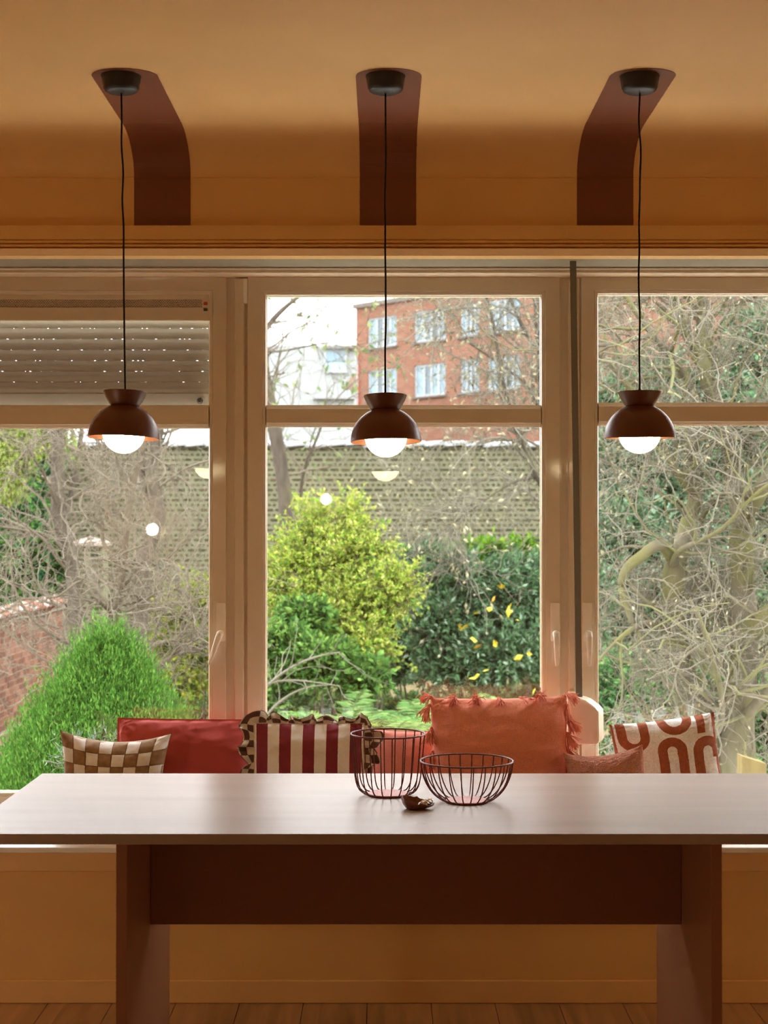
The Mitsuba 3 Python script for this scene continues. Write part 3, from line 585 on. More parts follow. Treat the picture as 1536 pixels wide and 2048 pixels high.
# ---- low side wall at the left with tile coping
XW = -4.4; zt2 = .36
k = thing('side_wall', 'low red brown brick wall with terracotta coping at the far left', 'garden wall')
prin('m_mortar2', outdoor(172, 158, 140), .95, .1)
for i, c in enumerate(((132, 92, 74), (114, 80, 66), (146, 106, 88))): prin(f'm_redbrick{i}', outdoor(*c), .9, .2)
part(k, 'core', boxm(XW-.3, XW, 13, 21.2, GZ, zt2), 'm_mortar2')
cnt = 0; rest = []
for r in range(17):
    for j in range(36):
        y0 = 13.05+j*.225+(r % 2)*.11
        if y0+.205 > 21.2: continue
        m = boxm(XW-.02, XW+rng.uniform(.004, .012), y0, y0+.205, zt2-.012-(r+1)*.077+.012, zt2-.012-r*.077); c = rng.choice(3)
        if y0 > 17.0 and cnt < 290: part(k, 'brick', m, f'm_redbrick{c}'); cnt += 1
        else: rest.append(m)
part(k, 'far_bricks', cat(rest), 'm_redbrick0', kind='stuff')
for i, c in enumerate(((160, 102, 80), (180, 164, 154), (146, 90, 70))): prin(f'm_tile{i}', outdoor(*c), .8, .3)
for j in range(33):
    y0 = 13.0+j*.25
    m = hull([(XW+.07, y0, zt2), (XW+.07, y0+.262, zt2+.008), (XW-.13, y0, zt2+.10), (XW-.13, y0+.262, zt2+.11), (XW-.37, y0, zt2), (XW-.37, y0+.26, zt2), (XW+.07, y0, zt2+.025), (XW+.07, y0+.262, zt2+.033)])
    part(k, 'coping_tile', m, f'm_tile{rng.choice(3, p=[.5, .25, .25])}')
# small pier by the back wall
k = thing('brick_pier', 'grey brick pier with a pale cap between the two dark trunks', 'pier')
x0, x1 = W(146, 0, 22.5)[0], W(206, 0, 22.5)[0]; zc = W(0, 1092, 22.5)[2]
part(k, 'core', boxm(x0, x1, 22.5, 22.95, GZ, zc), 'm_mortar')
for r in range(27):
    for j in range(2):
        w_ = (x1-x0)/2; a_ = x0+j*w_+(.03 if r % 2 else 0)
        part(k, 'brick', boxm(a_+.01, a_+w_-.035, 22.488, 22.52, zc-.03-(r+1)*.078+.03, zc-.03-r*.078), f'm_brick{rng.choice(3)}')
part(k, 'cap', hull([(x_, y_, zc+z_) for x_ in (x0-.05, x1+.05) for y_ in (22.44, 23) for z_ in (0, .05)]+[((x0+x1)/2, 22.72, zc+.14)]), 'm_tile1')
# ---- brick apartment block
YA = 75.0; P0 = W(712, 617, YA); ux = np.array([.679, -.734, 0]); un = np.array([-.734, -.679, 0])   # along the front, out of the front
k = thing('brick_building', 'orange brick apartment block with rows of pale blue windows behind the garden wall', 'building')
def bl(u, z, d=0.): return np.array([P0[0], P0[1], 0])+ux*u+un*d+np.array([0, 0, z])
def bbox(u0, u1, z0, z1, d0, d1): return hull([bl(u, z, d) for u in (u0, u1) for z in (z0, z1) for d in (d0, d1)])
def facade_fn(p, n, uv):
    u = (p.x-float(P0[0]))*.679-(p.y-float(P0[1]))*.734; r = dr.floor(p.z/.13); c = dr.floor(u/.45+.5*r)
    b = cell_rand(c, r); j = dr.select((p.z/.13-r < .16) | (u/.45+.5*r-c < .07), .5, 0.0)
    return mix(mix(outdoor(138, 92, 72), outdoor(164, 116, 94), b*.6+.4*fbm(u*.5, p.z*.5, 0, 3)), outdoor(160, 146, 134), j)
prin('m_facade', proc(facade_fn), .9, .2)
prin('m_bframe', outdoor(190, 200, 204), .5); prin('m_curtain', outdoor(140, 168, 182), .35, .5); prin('m_bglass', outdoor(84, 106, 118), .08, .6); prin('m_bpipe', outdoor(214, 92, 76), .6)
prin('m_bsill', outdoor(120, 110, 104), .8); prin('m_palewall', outdoor(176, 182, 182), .9); prin('m_roof', outdoor(140, 140, 138), .8); prin('m_gable', outdoor(150, 120, 108), .8)
zr = float(P0[2]); ztop = [zr-.45, zr-3.0, zr-5.6]; hgt = 1.58
us = [(.93+3.05*.0, 0)]
def upx(px): t_ = (px-768)/F; return (t_*P0[1]-P0[0])/(.679+.734*t_)
colsw = [(735, 793), (828, 891), (920, 958), (975, 1040)]
# the front is built of bands round the openings
def zpx(px, py): u = upx(px); Yp = P0[1]-.734*u; return H+(YH-py)*Yp/F
rowz = [(zpx(764, 694), zpx(764, 633)), (zpx(764, 800), zpx(764, 738))]
xsb = [0]+sum([[upx(a), upx(b)] for a, b in colsw], [])+[26]
walls = []
for i in range(0, len(xsb), 2):
    walls.append(bbox(xsb[i], xsb[i+1], GZ, zr, -.4, 0))
for a, b in colsw:
    u0, u1 = upx(a), upx(b); zz = [zr, rowz[0][1], rowz[0][0], rowz[1][1], rowz[1][0], GZ]
    for i in (0, 2, 4): walls.append(bbox(u0, u1, zz[i+1], zz[i], -.4, 0))
walls.append(bbox(0, 26, GZ, zr-.02, -9, -.4))
part(k, 'wall', cat(walls), 'm_facade')
part(k, 'roof_edge', bbox(-.15, 26, zr, zr+.22, -9, .12), 'm_bsill')
part(k, 'downpipe', bbox(.02, .24, GZ, zr-2.0, .0, .18), 'm_bpipe', label='red downpipe at the corner')
for (z0, z1) in rowz:
    for ci, (a, b) in enumerate(colsw):
        u0, u1 = upx(a), upx(b); w_ = u1-u0; t_ = .09
        fr = [bbox(u0, u1, z1-t_, z1, -.2, -.08), bbox(u0, u1, z0, z0+t_, -.2, -.08)]+[bbox(u0+f_*(w_-t_), u0+f_*(w_-t_)+t_, z0, z1, -.2, -.08) for f_ in (0, .28, .52, .76, 1)]
        kw_ = part(k, 'window', cat(fr), 'm_bframe')
        for q, f_ in enumerate((0, .26, .51, .75)):
            part(kw_, 'pane', bbox(u0+f_*w_+.04, u0+(f_+.25)*w_, z0+.05, z1-.05, -.16, -.14), ['m_curtain', 'm_bglass', 'm_bglass' if ci != 1 or z0 == rowz[0][0] else 'm_curtain', 'm_curtain'][q])
        part(k, 'sill', bbox(u0-.1, u1+.1, z0-.09, z0, -.1, .14), 'm_bsill')
# ---- pale house left of it
YH_ = 62.0
k = thing('pale_house', 'pale rendered house with a blue grey window left of the brick building', 'house')
def hb(a, b, pa, pb, y0, y1): p, q = W(a, pb, y0), W(b, pa, y0); return boxm(p[0], q[0], y0, y1, p[2], q[2])
part(k, 'wall', hb(470, 711, 690, 1200, YH_, YH_+6), 'm_palewall')
kw_ = part(k, 'window', cat([hb(648, 652, 696, 744, YH_-.12, YH_), hb(690, 694, 696, 744, YH_-.12, YH_), hb(648, 694, 741, 745, YH_-.12, YH_)]), 'm_bframe')
prin('m_bluewin', outdoor(126, 160, 178), .15, .6); prin('m_bluewin2', outdoor(160, 196, 206), .2, .6)
part(kw_, 'pane', hb(652, 690, 697, 722, YH_-.08, YH_-.02), 'm_bluewin'); part(kw_, 'pane', hb(652, 690, 724, 741, YH_-.08, YH_-.02), 'm_bluewin2')
part(k, 'roof', hb(646, 712, 690, 697, YH_-.3, YH_+6), 'm_roof')
k = thing('low_shed', 'low shed with pale flat roof and brown gable before the pale house', 'shed')
part(k, 'wall', hb(600, 709, 798, 1200, 50, 54), 'm_palewall'); part(k, 'roof', cat([hb(625, 709, 779, 797, 49.7, 54)]), 'm_coping')
p = [W(683, 778, 52), W(712, 778, 52), W(712, 745, 52), W(706, 748, 52)]; part(k, 'gable', hull([q+[0, d, 0] for q in p for d in (0, 1.)]), 'm_gable')
# ---- conifer
rng = np.random.default_rng(31); k = thing('conifer', 'bright green cone shaped conifer bush outside the left window', 'conifer')
ca = W(218, 1258, 7.7); ztip = ca[2]
def conewidth(z): f_ = np.clip((ztip-z)/(ztip-GZ), 0, 1); return 1.14*f_**.80
nS = 15000; zz = ztip-(ztip-GZ-.1)*rng.uniform(0, 1, nS)**.62*.93; th = rng.uniform(-np.pi*1.02, .02*np.pi, nS); lump = .82+.36*meshkit.noise(np.c_[np.cos(th)*3, np.sin(th)*3, zz*3.2])
rr = conewidth(zz)*lump*rng.uniform(.80, 1.0, nS)
S = np.c_[ca[0]+rr*np.cos(th), 7.7+rr*np.sin(th), zz-.05]; D = norm(np.c_[np.cos(th)*.30, np.sin(th)*.30, np.ones(nS)])
P = walk(rng, S, D, rng.uniform(.07, .17, nS), 5, .12)
blades = []; pos = P[:, 1:].reshape(-1, 3); aim = norm(np.repeat(D, 4, 0)*[.7, .7, 1.2])
blades.append(leaves(rng, np.repeat(pos, 3, 0)+rng.normal(0, .008, (len(pos)*3, 3)), .025, [(92, 146, 60), (116, 170, 72), (70, 118, 54), (146, 192, 92)], [.4, .3, .18, .12], np.repeat(aim, 3, 0), .30, .22, fold=False))
leafpart(k, 'foliage', blades)
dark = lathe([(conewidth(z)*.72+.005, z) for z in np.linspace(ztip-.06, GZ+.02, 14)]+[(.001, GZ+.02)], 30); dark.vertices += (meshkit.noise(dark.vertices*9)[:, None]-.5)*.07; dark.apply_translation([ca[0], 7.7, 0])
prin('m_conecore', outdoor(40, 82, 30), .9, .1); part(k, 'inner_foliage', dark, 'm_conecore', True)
part(k, 'trunk', tubes(np.array([[[ca[0], 7.7, GZ], [ca[0], 7.7, ztip-.3]]]), np.array([[.05, .01]]), 7), 'm_bark')
# ---- shrubs made of leafy sprays
def shrub(name, label, Y, blobs, n, per, size, pal, wts=None, L=(.2, .5), up=.5, bsdf='m_leaf', ar=.5, stems='m_twigdark', seed=1, c='shrub', flat=.6, wander=.13, gravity=-.02, base=None):
    """blobs: (px, py, rx px, ry px, extra depth) at depth Y"""
    rng = np.random.default_rng(seed); k = thing(name, label, c); m = Y/F
    w_ = np.array([b[2]*b[3] for b in blobs], float); i = rng.choice(len(blobs), n, p=w_/w_.sum()); B = np.array(blobs, float)[i]
    C = np.c_[(B[:, 0]-768)*m, np.full(n, Y)+B[:, 4], H+(YH-B[:, 1])*m]; d = norm(rng.normal(0, 1, (n, 3))-[0, .25, 0]); rad = rng.uniform(.25, .95, n)**.6
    l = rng.uniform(*L, n); S = C+d*(rad[:, None]*np.c_[B[:, 2]*m, (B[:, 2]+B[:, 3])/2*m, B[:, 3]*m])-norm(d+[0, 0, up])*l[:, None]*.7
    S[:, 2] = np.maximum(S[:, 2], GZ+.05); D = norm(d+[0, 0, up]); K = 7
    P = walk(rng, S, D, l, K, wander, np.array([0, 0, gravity]))
    part(k, 'stems', tubes(P, np.full((n, 1), .0035)*np.linspace(1, .4, K), 3), stems, kind='stuff')
    t = rng.uniform(.6, K-1, (n, per)); a = np.minimum(t.astype(int), K-2); f_ = (t-a)[..., None]; ii = np.arange(n)[:, None]
    pos = (P[ii, a]*(1-f_)+P[ii, a+1]*f_).reshape(-1, 3); tg = norm(P[ii, a+1]-P[ii, a]).reshape(-1, 3)
    leafpart(k, 'leaves', [leaves(rng, pos, size, pal, wts, tg, flat, ar)], bsdf)
    gx = np.unique(np.array([b[0] for b in blobs]).round(-1)); st = []
    for b in blobs:
        e = W(b[0], b[1], Y)+[0, b[4], 0]; r0 = np.array([e[0]*.6+.4*W(np.mean([q[0] for q in blobs]), 0, Y)[0], Y+b[4]*.5, GZ]); st.append(spline([r0, (r0+e)/2+rng.normal(0, .06, 3), e], 10))
    part(k, 'branches', tubes(np.array(st), np.full((len(st), 1), .016)*np.linspace(1, .4, 10), 6), 'm_bark')
    return k
G1 = [(66, 116, 60), (88, 146, 78), (48, 92, 56), (110, 166, 96)]; GD = [(104, 142, 100), (128, 168, 120), (80, 114, 80), (172, 200, 170)]
GY = [(206, 220, 100), (176, 208, 84), (224, 226, 132), (134, 188, 74)]
shrub('yellow_shrub', 'tall yellow green shrub at the left of the middle window, before the brick wall', 12.5,
      [(700, 1030, 32, 45, .2), (625, 1045, 50, 50, .3), (600, 1120, 70, 70, .2), (690, 1110, 62, 70, .1), (610, 1210, 80, 70, 0), (700, 1210, 80, 70, -.1), (775, 1180, 50, 50, -.2), (790, 1150, 42, 26, -.2), (730, 1270, 60, 45, -.4), (745, 1090, 40, 28, 0), (560, 1160, 40, 60, 0), (690, 1300, 60, 40, -.5)],
      1700, 28, .038, GY, [.42, .28, .14, .16], (.25, .6), .35, seed=41, gravity=-.05, flat=.9, ar=.52)
shrub('laurel_shrub', 'dense dark green shrub with scattered yellow leaves at the right of the middle window', 13.5,
      [(930, 1170, 110, 70, .3), (1010, 1200, 100, 90, .1), (860, 1140, 60, 50, .5), (880, 1240, 90, 70, 0), (1000, 1300, 110, 80, -.2), (1090, 1250, 90, 90, .1), (900, 1330, 90, 50, -.1), (1060, 1160, 80, 60, .4), (830, 1110, 40, 28, .6), (1150, 1200, 90, 100, 0), (800, 1320, 55, 70, .5), (790, 1240, 50, 50, .8)],
      2600, 15, .066, GD, [.4, .3, .15, .15], (.15, .35), .5, 'm_glossleaf', .42, seed=43)
shrub('green_shrub', 'mid green broad leaved shrub low at the left of the middle window', 11.5,
      [(570, 1300, 60, 55, 0), (640, 1320, 75, 50, -.1), (720, 1350, 60, 40, 0), (560, 1390, 60, 50, 0), (600, 1240, 60, 40, .4)],
      900, 14, .062, [(118, 162, 80), (92, 138, 70), (152, 192, 98), (76, 112, 60)], [.35, .3, .2, .15], (.12, .3), .5, 'm_glossleaf', .5, seed=45)
shrub('yellow_leaf_shrub', 'yellow leaved shrub beside the conifer in the left window', 13.0,
      [(370, 1210, 60, 55, 0), (345, 1280, 50, 50, .1), (400, 1300, 60, 60, 0), (360, 1370, 60, 50, -.2), (420, 1220, 40, 60, .2)],
      650, 17, .05, [(206, 206, 84), (178, 196, 74), (150, 176, 74), (120, 150, 70)], None, (.2, .5), .4, seed=47, flat=.9)
shrub('bright_shrub', 'bright green leaves along the foot of the wall right of the middle', 17.0,
      [(990, 1110, 80, 26, 0), (1060, 1120, 70, 36, 0), (930, 1110, 40, 20, .1)], 420, 16, .08, [(150, 190, 62), (122, 172, 60), (100, 150, 66)], None, (.2, .45), .5, seed=49)
shrub('ivy_hedge', 'ivy covered hedge above the low side wall at the far left', 23.0,
      [(20, 980, 70, 70, 0), (60, 1080, 60, 80, 0), (10, 1150, 60, 60, 0), (100, 1130, 40, 70, .3), (70, 910, 50, 50, .4), (40, 1190, 80, 30, 0)],
      1500, 16, .11, [(94, 150, 72), (70, 128, 76), (124, 178, 88), (58, 106, 74)], None, (.2, .5), .3, 'm_glossleaf', .6, seed=51, c='hedge')
shrub('weeping_tree', 'pale yellow green hanging foliage at the top left of the garden', 20.0,
      [(10, 890, 70, 50, 0), (50, 860, 60, 50, 0), (20, 940, 50, 40, 0), (100, 850, 60, 40, .3)], 520, 22, .085, [(176, 196, 96), (150, 182, 82), (196, 206, 122)], None, (.4, .9), -.9, seed=53, c='tree', flat=.4, ar=.3, gravity=-.3)
for i, a in enumerate((
    ('evergreen_shrub', 'dark evergreen shrub behind the bare tree, in the upper part of the right window', 15.5, [(1330, 800, 170, 110, .5), (1500, 860, 150, 130, .3), (1250, 920, 80, 110, .2), (1400, 1000, 160, 120, .2), (1560, 700, 120, 120, .8)], 1900, 14, .085, GD, 57),
    ('evergreen_shrub', 'dark evergreen shrub behind the two trunks of the bare tree', 14.5, [(1270, 1080, 110, 90, .3), (1420, 1150, 160, 110, .1), (1540, 1050, 120, 120, .3), (1300, 1210, 120, 90, 0), (1220, 1180, 60, 90, 0)], 1700, 14, .08, GD, 59),
    ('ground_ivy', 'mid green ivy thicket low in the right window, behind the patterned cushion', 11.0, [(1240, 1380, 110, 90, 0), (1360, 1440, 120, 80, -.2), (1480, 1400, 120, 90, 0), (1260, 1480, 100, 60, -.4), (1420, 1540, 140, 60, -.6), (1560, 1480, 90, 90, 0)], 1500, 14, .055, [(96, 158, 86), (70, 124, 72), (130, 182, 104), (54, 96, 60)], 61))):
    shrub(a[0], a[1], a[2], a[3], a[4], a[5], a[6], a[7], None, (.15, .4), .4, 'm_glossleaf', .45, seed=a[8], c='shrub')
shrub('low_ivy', 'low green ground cover between the ferns and the shrubs', 15.0, [(600, 1400, 90, 36, 0), (720, 1410, 90, 32, 0), (840, 1420, 90, 34, 0), (960, 1400, 100, 36, 0), (1070, 1390, 80, 36, 0), (450, 1420, 120, 40, 0)], 900, 14, .07, [(104, 150, 84), (84, 130, 74), (140, 170, 96), (120, 116, 66)], None, (.12, .3), .6, seed=63, c='ground cover')
# scattered yellow leaves on the dark shrub, each a leaf of its own
rng = np.random.default_rng(71); prin('m_yleaf', outdoor(236, 214, 60), .6); prin('m_oleaf', outdoor(232, 178, 60), .6)
for px, py in ((946, 1228), (921, 1262), (923, 1258), (1016, 1236), (1024, 1222), (1020, 1216), (1035, 1240), (982, 1205), (997, 1175), (1001, 1168), (955, 1282), (945, 1297), (1052, 1306), (1046, 1310), (960, 1348), (952, 1356), (965, 1342), (993, 1295), (985, 1220), (1070, 1376)):
    c0 = W(px, py, 12.55+rng.uniform(-.1, .1)); v, f, _ = leaves(rng, c0[None], [.085], [(240, 220, 60)], None, np.array([[0, -.3, .4]]), 1.0, .6)
    part('laurel_shrub', 'yellow_leaf', trimesh.Trimesh(v, f, process=False), 'm_yleaf' if rng.random() < .75 else 'm_oleaf')
# ---- ferns
def fern(px, py, Y, nf, L, label, seed, pal):
    rng = np.random.default_rng(seed); k = thing('fern', label, 'fern', 'ferns under the shrubs'); c = W(px, py, Y)
    base = np.array([c[0], c[1], max(c[2]-L*.55, GZ)]) if False else np.array([c[0], c[1], c[2]-L*.55])
    part(k, 'stalk', tubes(np.array([[[c[0], c[1], GZ], base+[0, 0, .05]]]), np.array([[.02, .012]]), 6), 'm_bark')
    for j in range(nf):
        az = rng.uniform(0, 2*np.pi); D = norm(np.array([[np.cos(az)*.75, np.sin(az)*.6, .95]])); P = walk(rng, base[None], D, [L*rng.uniform(.8, 1.15)], 26, .02, np.array([0, 0, -.055]))[0]
        tg = norm(np.gradient(P, axis=0)); side = norm(np.cross(tg, [0, 0, 1.])); t = np.linspace(0, 1, 26); ln = L*.22*np.sin(np.pi*np.clip(t*.93+.07, 0, 1))**.8
        sel = np.arange(3, 26); pos = np.vstack([P[sel], P[sel]]); aim = np.vstack([side[sel]+tg[sel]*.4, -side[sel]+tg[sel]*.4]); sz = np.r_[ln[sel], ln[sel]]+.01
        lv = leaves(rng, pos, sz, pal, None, norm(aim), .05, .22, .08); st = tubes(P[None], np.full((1, 26), .0028), 3); n0 = len(lv[0])
        part(k, 'frond', trimesh.Trimesh(np.vstack([lv[0], st.vertices]), np.vstack([lv[1], st.faces+n0]), process=False), 'm_leaf', color=np.vstack([lv[2], np.tile(outdoor(110, 130, 70), (len(st.vertices), 1))]))
FP = [(140, 184, 104), (118, 166, 96), (164, 196, 120)]
fern(690, 1400, 9.6, 24, .55, 'pale green fern below the yellow shrub', 81, FP); fern(620, 1425, 9.2, 18, .48, 'yellowish fern low above the striped cushion', 82, [(176, 184, 92), (156, 176, 84), (188, 190, 110)])
fern(865, 1398, 9.9, 20, .50, 'arching fern left of the large orange cushion', 83, FP); fern(1010, 1390, 10.1, 16, .45, 'fern above the large orange cushion', 84, FP); fern(775, 1425, 9.2, 18, .45, 'small fern above the pink cushion', 85, FP)
fern(1095, 1400, 10.4, 14, .42, 'fern close behind the window post', 86, FP)
# ---- trees with visible limbs
def tree(name, label, limbs, levels, bark, seed, twigs='m_twig', c='tree', buds=None, leaf=None, fat=1.0):
    rng = np.random.default_rng(seed); k = thing(name, label, c); PP, RR = [], []
    for i, (pts, r0, r1) in enumerate(limbs):
        p, r = limb(pts, r0*fat, r1*fat); PP.append(p); RR.append(r)
        part(k, 'trunk' if i == 0 else 'limb', limbmesh(rng, p, r), bark, True)
    P, R = np.array(PP), np.array(RR); cum = None
    for i, lv in enumerate(levels):
        P2, R2 = level(rng, P, R, **lv['l']); part(k, lv['name'], tubes(P2, R2, lv.get('sides', 4)), lv.get('m', twigs), True, kind='stuff'); 
        if lv.get('keep') and i: P, R = (P2, R2)
        else: P, R = P2, R2
    if buds:
        n, size, pal = buds; i = rng.choice(len(P), min(n, len(P)), replace=False); tips = P[i, -1]; d = norm(P[i, -1]-P[i, -2])
        leafpart(k, 'buds', [leaves(rng, tips, size, pal, None, d, .1, .42), leaves(rng, tips, size, pal, None, d, .1, .42)], 'm_vc')
    if leaf:
        n, size, pal = leaf; i = rng.choice(len(P), n); j = rng.integers(1, P.shape[1], n); leafpart(k, 'leaves', [leaves(rng, P[i, j], size, pal)])
    return k
BUD = [(170, 164, 128), (150, 142, 104), (184, 180, 148)]
mag = [([(1500, 1640, 8.0), (1475, 1500, 8), (1480, 1380, 8), (1488, 1260, 8), (1484, 1140, 8), (1486, 1030, 8)], .098, .052),
       ([(1486, 1040, 8), (1476, 1000, 8.0), (1468, 960, 8.1), (1456, 887, 8.1), (1432, 810, 8.2), (1418, 773, 8.2), (1410, 626, 8.3), (1402, 570, 8.3), (1385, 480, 8.3)], .05, .024),
       ([(1484, 1040, 8), (1508, 1000, 7.9), (1540, 950, 7.8), (1600, 860, 7.8), (1640, 740, 7.8)], .046, .02),
       ([(1440, 1560, 8.1), (1425, 1480, 8.1), (1385, 1400, 8.1), (1352, 1290, 8.1), (1345, 1200, 8.1), (1350, 1120, 8.1)], .085, .05),
       ([(1352, 1135, 8.1), (1339, 1105, 8.0), (1310, 1091, 7.9), (1288, 1108, 7.9), (1253, 1137, 7.9), (1243, 1178, 7.9), (1252, 1210, 7.9), (1264, 1245, 7.9)], .036, .014),
       ([(1350, 1130, 8.1), (1368, 1080, 8.1), (1380, 1030, 8.2), (1391, 995, 8.2), (1380, 930, 8.2), (1400, 860, 8.2), (1424, 800, 8.3), (1375, 675, 8.4), (1352, 580, 8.4)], .045, .02),
       ([(1480, 1300, 8.0), (1500, 1262, 7.9), (1545, 1225, 7.8), (1620, 1180, 7.7)], .06, .04),
       ([(1400, 850, 8.2), (1352, 724, 8.1), (1303, 665, 8.0), (1264, 610, 8.0), (1230, 540, 8.0)], .024, .012),
       ([(1310, 672, 8.0), (1260, 680, 7.9), (1199, 690, 7.8), (1120, 670, 7.8)], .014, .007),
       ([(1300, 830, 8.0), (1255, 770, 7.9), (1199, 712, 7.8), (1150, 690, 7.8)], .018, .008),
       ([(1388, 990, 8.2), (1330, 900, 8.0), (1300, 830, 8.0)], .022, .018),
       ([(1345, 1130, 8.0), (1390, 1085, 7.8), (1440, 1060, 7.7), (1490, 1010, 7.6), (1560, 960, 7.5)], .014, .007),
       ([(1352, 1290, 8.1), (1280, 1250, 7.9), (1225, 1290, 7.8), (1190, 1330, 7.8)], .018, .007),
       ([(1420, 1470, 8.0), (1440, 1380, 7.6), (1420, 1300, 7.5), (1380, 1200, 7.4)], .018, .008),
       ([(1480, 1450, 8), (1540, 1380, 7.7), (1600, 1330, 7.6)], .03, .02)]
def right_of(x_, yf=0, share=1.): return lambda P: ((P[:, -1, 0] > x_) | (P[:, -1, 2] > 2.1)) & ((P[:, -1, 1] > yf) | (np.modf(P[:, -1, 0]*997)[0] < share))
tree('bare_magnolia', 'bare mossy tree with a tangle of budding twigs filling the right window', mag,
     [dict(name='branches', sides=5, l=dict(n=150, L=(.35, 1.0), K=10, wander=.21, rmin=.006, rmax=.0115, t0=.1, a0=30, a1=85, ok=right_of(1.0)), m='m_mossbranch'),
      dict(name='side_branches', sides=4, l=dict(n=1150, L=(.2, .5), K=8, wander=.30, rmin=.0032, rmax=.006, t0=.1, ok=right_of(.95, 7.75, .4))),
      dict(name='twigs', sides=3, l=dict(n=8000, L=(.08, .26), K=6, wander=.32, rmin=.0019, rmax=.003, t0=.15, ok=right_of(.9, 7.75, .35)))], 'm_moss', 91, fat=1.05, buds=(3600, .022, BUD))
mag2 = [([(1130, 1500, 14), (1120, 1200, 14), (1100, 1000, 14), (1085, 800, 14), (1070, 560, 14)], .06, .025), ([(1105, 1010, 14), (1050, 900, 13.8), (1010, 780, 13.7), (985, 640, 13.7), (960, 560, 13.7)], .03, .012),
        ([(1090, 850, 14), (1040, 760, 13.8), (990, 720, 13.7), (930, 680, 13.6)], .02, .008), ([(1100, 960, 14), (1040, 960, 13.8), (970, 1000, 13.6), (900, 1050, 13.5)], .016, .006), ([(1085, 780, 14), (1120, 640, 14.2), (1180, 520, 14.2)], .03, .012),
        ([(1075, 700, 14), (1030, 620, 14), (1010, 540, 14)], .02, .01)]
tree('budding_tree', 'slender budding tree before the right side of the brick building', mag2,
     [dict(name='branches', sides=4, l=dict(n=70, L=(.5, 1.2), K=8, wander=.2, rmin=.007, rmax=.014, a0=25, a1=70)), dict(name='side_branches', sides=3, l=dict(n=500, L=(.25, .6), K=6, wander=.25, rmin=.005, rmax=.007)),
      dict(name='twigs', sides=3, l=dict(n=2600, L=(.12, .35), K=5, wander=.25, rmin=.0036, rmax=.0045))], 'm_bark', 93, twigs='m_twig', buds=(2200, .05, BUD))
hz = [([(240, 1420, 9), (239, 1260, 9), (236, 1208, 9), (246, 1139, 9), (253, 1054, 9), (273, 944, 9), (285, 890, 9), (290, 820, 9)], .030, .010),
      ([(238, 1250, 9), (212, 1215, 8.9), (191, 1194, 8.8), (170, 1170, 8.8), (150, 1167, 8.7), (120, 1190, 8.7), (80, 1180, 8.7)], .013, .005),
      ([(242, 1208, 9), (294, 1192, 8.9), (322, 1166, 8.9), (333, 1120, 8.9), (336, 1080, 8.9), (352, 1030, 8.9)], .012, .005),
      ([(270, 1420, 8.8), (308, 1341, 8.7), (360, 1300, 8.7), (393, 1269, 8.7), (417, 1235, 8.7), (440, 1200, 8.7)], .015, .008),
      ([(243, 1140, 9), (225, 1115, 8.9), (205, 1078, 8.9), (200, 1050, 8.9), (180, 1040, 8.8), (160, 1000, 8.8), (175, 985, 8.8), (210, 986, 8.8)], .014, .005),
      ([(236, 1208, 9), (290, 1200, 8.8), (330, 1180, 8.8), (370, 1185, 8.8), (385, 1220, 8.8), (400, 1150, 8.8)], .010, .005),
      ([(250, 1070, 9), (215, 1000, 9), (200, 930, 9), (150, 900, 9), (110, 870, 9)], .010, .005),
      ([(262, 990, 9), (240, 930, 9), (225, 880, 9), (230, 820, 9)], .010, .005),
      ([(200, 1420, 8.8), (110, 1330, 8.7), (60, 1300, 8.7), (10, 1260, 8.7), (-40, 1240, 8.7)], .010, .005), ([(236, 1230, 9), (150, 1290, 8.8), (90, 1260, 8.7), (40, 1200, 8.6), (20, 1120, 8.6)], .010, .004)]
tree('twisted_hazel', 'bare shrub with twisted grey twigs behind the conifer', hz,
     [dict(name='branches', sides=5, l=dict(n=130, L=(.3, .9), K=11, wander=.42, rmin=.0035, rmax=.008, t0=.1, a0=25, a1=80, bend=np.array([0, 0, .06]))),
      dict(name='side_branches', sides=4, l=dict(n=520, L=(.15, .5), K=9, wander=.45, rmin=.0024, rmax=.0036, t0=.1)), dict(name='twigs', sides=3, l=dict(n=1700, L=(.06, .25), K=7, wander=.45, rmin=.0016, rmax=.0022))], 'm_twigdark', 95, twigs='m_twiggrey')
tree('dark_tree', 'thick dark trunk rising behind the conifer, left of the lamp globe', [([(138, 1560, 13), (147, 1293, 13), (150, 1208, 13), (142, 1122, 13), (120, 1037, 13), (116, 900, 13), (106, 820, 13), (90, 700, 13)], .075, .05), ([(122, 1040, 13), (150, 960, 13.1), (160, 890, 13.1), (170, 800, 13.1)], .03, .018)],
     [dict(name='branches', sides=4, l=dict(n=40, L=(.5, 1.4), K=8, wander=.25, rmin=.006, rmax=.016)), dict(name='twigs', sides=3, l=dict(n=500, L=(.2, .7), K=7, wander=.3, rmin=.0035, rmax=.005))], 'm_bark', 97, twigs='m_twiggrey')
tree('gnarled_tree', 'gnarled dark trunk before the garden wall, below the left pendant lamp', [([(276, 1560, 12), (280, 1270, 12), (284, 1190, 12), (292, 1105, 12), (318, 1037, 12), (303, 951, 12), (309, 900, 12), (316, 830, 12), (310, 700, 12)], .07, .045), ([(316, 1040, 12), (285, 950, 12.1), (280, 870, 12.1), (262, 780, 12.1)], .03, .016)],
     [dict(name='branches', sides=4, l=dict(n=30, L=(.4, 1.3), K=8, wander=.25, rmin=.006, rmax=.014)), dict(name='twigs', sides=3, l=dict(n=420, L=(.2, .6), K=7, wander=.3, rmin=.003, rmax=.0045))], 'm_bark', 99, twigs='m_twiggrey')
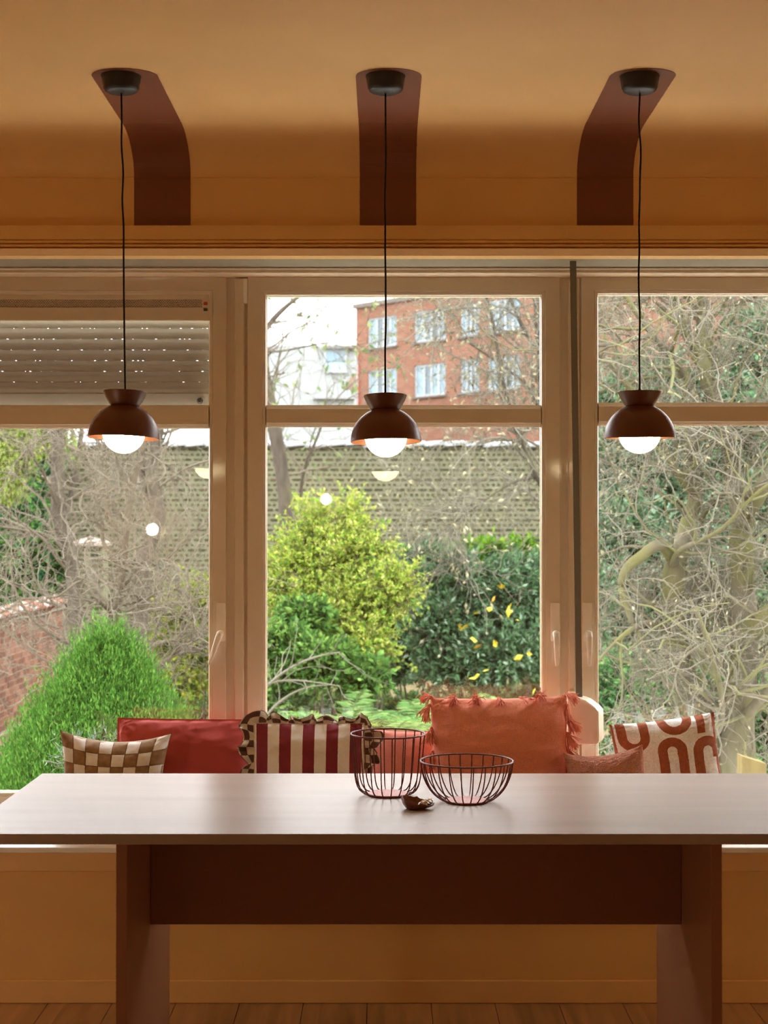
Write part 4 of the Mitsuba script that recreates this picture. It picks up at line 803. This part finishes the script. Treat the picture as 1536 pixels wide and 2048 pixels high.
tree('slim_tree', 'grey tree trunk before the garden wall at the left edge of the middle window', [([(596, 1500, 16), (585, 1200, 16), (574, 1090, 16), (570, 1000, 16), (561, 930, 16), (552, 870, 16), (530, 760, 16), (520, 600, 16), (540, 420, 16)], .095, .05), ([(606, 1010, 16.2), (612, 930, 16.2), (630, 885, 16.2), (650, 800, 16.2)], .022, .010),
     ([(522, 680, 16), (545, 640, 16), (585, 602, 16), (640, 560, 16)], .030, .022), ([(524, 700, 16), (590, 697, 15.8), (660, 684, 15.8), (720, 690, 15.8)], .012, .006), ([(585, 602, 16), (620, 660, 16), (640, 720, 16)], .008, .004), ([(585, 602, 16), (650, 640, 16), (700, 690, 16)], .008, .004)],
     [dict(name='branches', sides=4, l=dict(n=46, L=(.4, 1.3), K=8, wander=.22, rmin=.005, rmax=.012)), dict(name='twigs', sides=3, l=dict(n=420, L=(.2, .6), K=6, wander=.25, rmin=.0032, rmax=.0045))], 'm_bark', 101, twigs='m_twiggrey', leaf=(420, .085, [(150, 170, 110), (170, 184, 130), (120, 146, 92)]))
# bare tangle low at the left of the middle window and a post at the far right
tree('fallen_branches', 'pale bare branches bent over the ferns at the left of the middle window', [([(500, 1420, 10), (560, 1350, 10), (620, 1318, 10), (680, 1305, 10)], .012, .005), ([(500, 1390, 10), (560, 1362, 10), (640, 1366, 10), (680, 1372, 10)], .010, .004), ([(520, 1450, 10), (600, 1380, 10), (660, 1370, 10)], .010, .004), ([(505, 1640, 10), (505, 1500, 10), (500, 1400, 10)], .014, .012)],
     [dict(name='twigs', sides=3, l=dict(n=26, L=(.15, .45), K=7, wander=.2, rmin=.002, rmax=.004))], 'm_twig', 103, c='branches')
k = thing('wooden_post', 'weathered yellow wooden post stump at the right edge of the garden', 'post')
a, b = W(1483, 1512, 7.0), W(1532, 1545, 7.0); prin('m_post', proc(lambda p, n, uv: mix(outdoor(118, 102, 62), outdoor(150, 134, 84), fbm(p.x*40, p.y*40, p.z*6, 3))), .9)
put(k, hull([(a[0], 7., a[2]), (b[0], 7., a[2]-.035), (a[0], 7.1, a[2]), (b[0], 7.1, a[2]-.035), (a[0], 7., GZ), (b[0], 7., GZ), (a[0], 7.1, GZ), (b[0], 7.1, GZ)]), 'm_post')
# pots on the outer ledge
def pot(px, Y, label, seed, n, L, pal, ar, zt):
    rng = np.random.default_rng(seed); k = thing('potted_plant', label, 'potted plant'); c = np.array([(px-768)*Y/F, Y, SZ-.0345])
    part(k, 'pot', lathe([(.001, .0), (.055, .0), (.072, .10), (.078, .10), (.078, .115), (.068, .115), (.066, .095), (.001, .095)], 32).apply_translation(c), 'm_tile0', 35)
    D = norm(rng.normal(0, .45, (n, 3))+[0, 0, .8]); P = walk(rng, np.tile(c+[0, 0, .09], (n, 1))+rng.normal(0, .02, (n, 3))*[1, 1, 0], D, rng.uniform(.6, 1.1, n)*L, 7, .16, np.array([0, 0, -.04]))
    part(k, 'stems', tubes(P, np.full((n, 7), .0012), 3), 'm_twiggrey', kind='stuff')
    t = rng.uniform(1, 6, (n, 12)); a_ = np.minimum(t.astype(int), 5); f_ = (t-a_)[..., None]; ii = np.arange(n)[:, None]; pos = (P[ii, a_]*(1-f_)+P[ii, a_+1]*f_).reshape(-1, 3)
    leafpart(k, 'leaves', [leaves(rng, pos, .03, pal, None, norm(P[ii, a_+1]-P[ii, a_]).reshape(-1, 3), .7, ar, fold=False)])
pot(190, 5.15, 'potted grey green lavender outside behind the checkered cushion', 111, 130, .21, [(150, 176, 160), (128, 160, 138), (176, 196, 184)], .12, 0)
pot(588, 5.15, 'potted light green trailing plant outside behind the striped cushion', 113, 60, .20, [(150, 172, 100), (176, 190, 120), (120, 150, 84)], .35, 0)
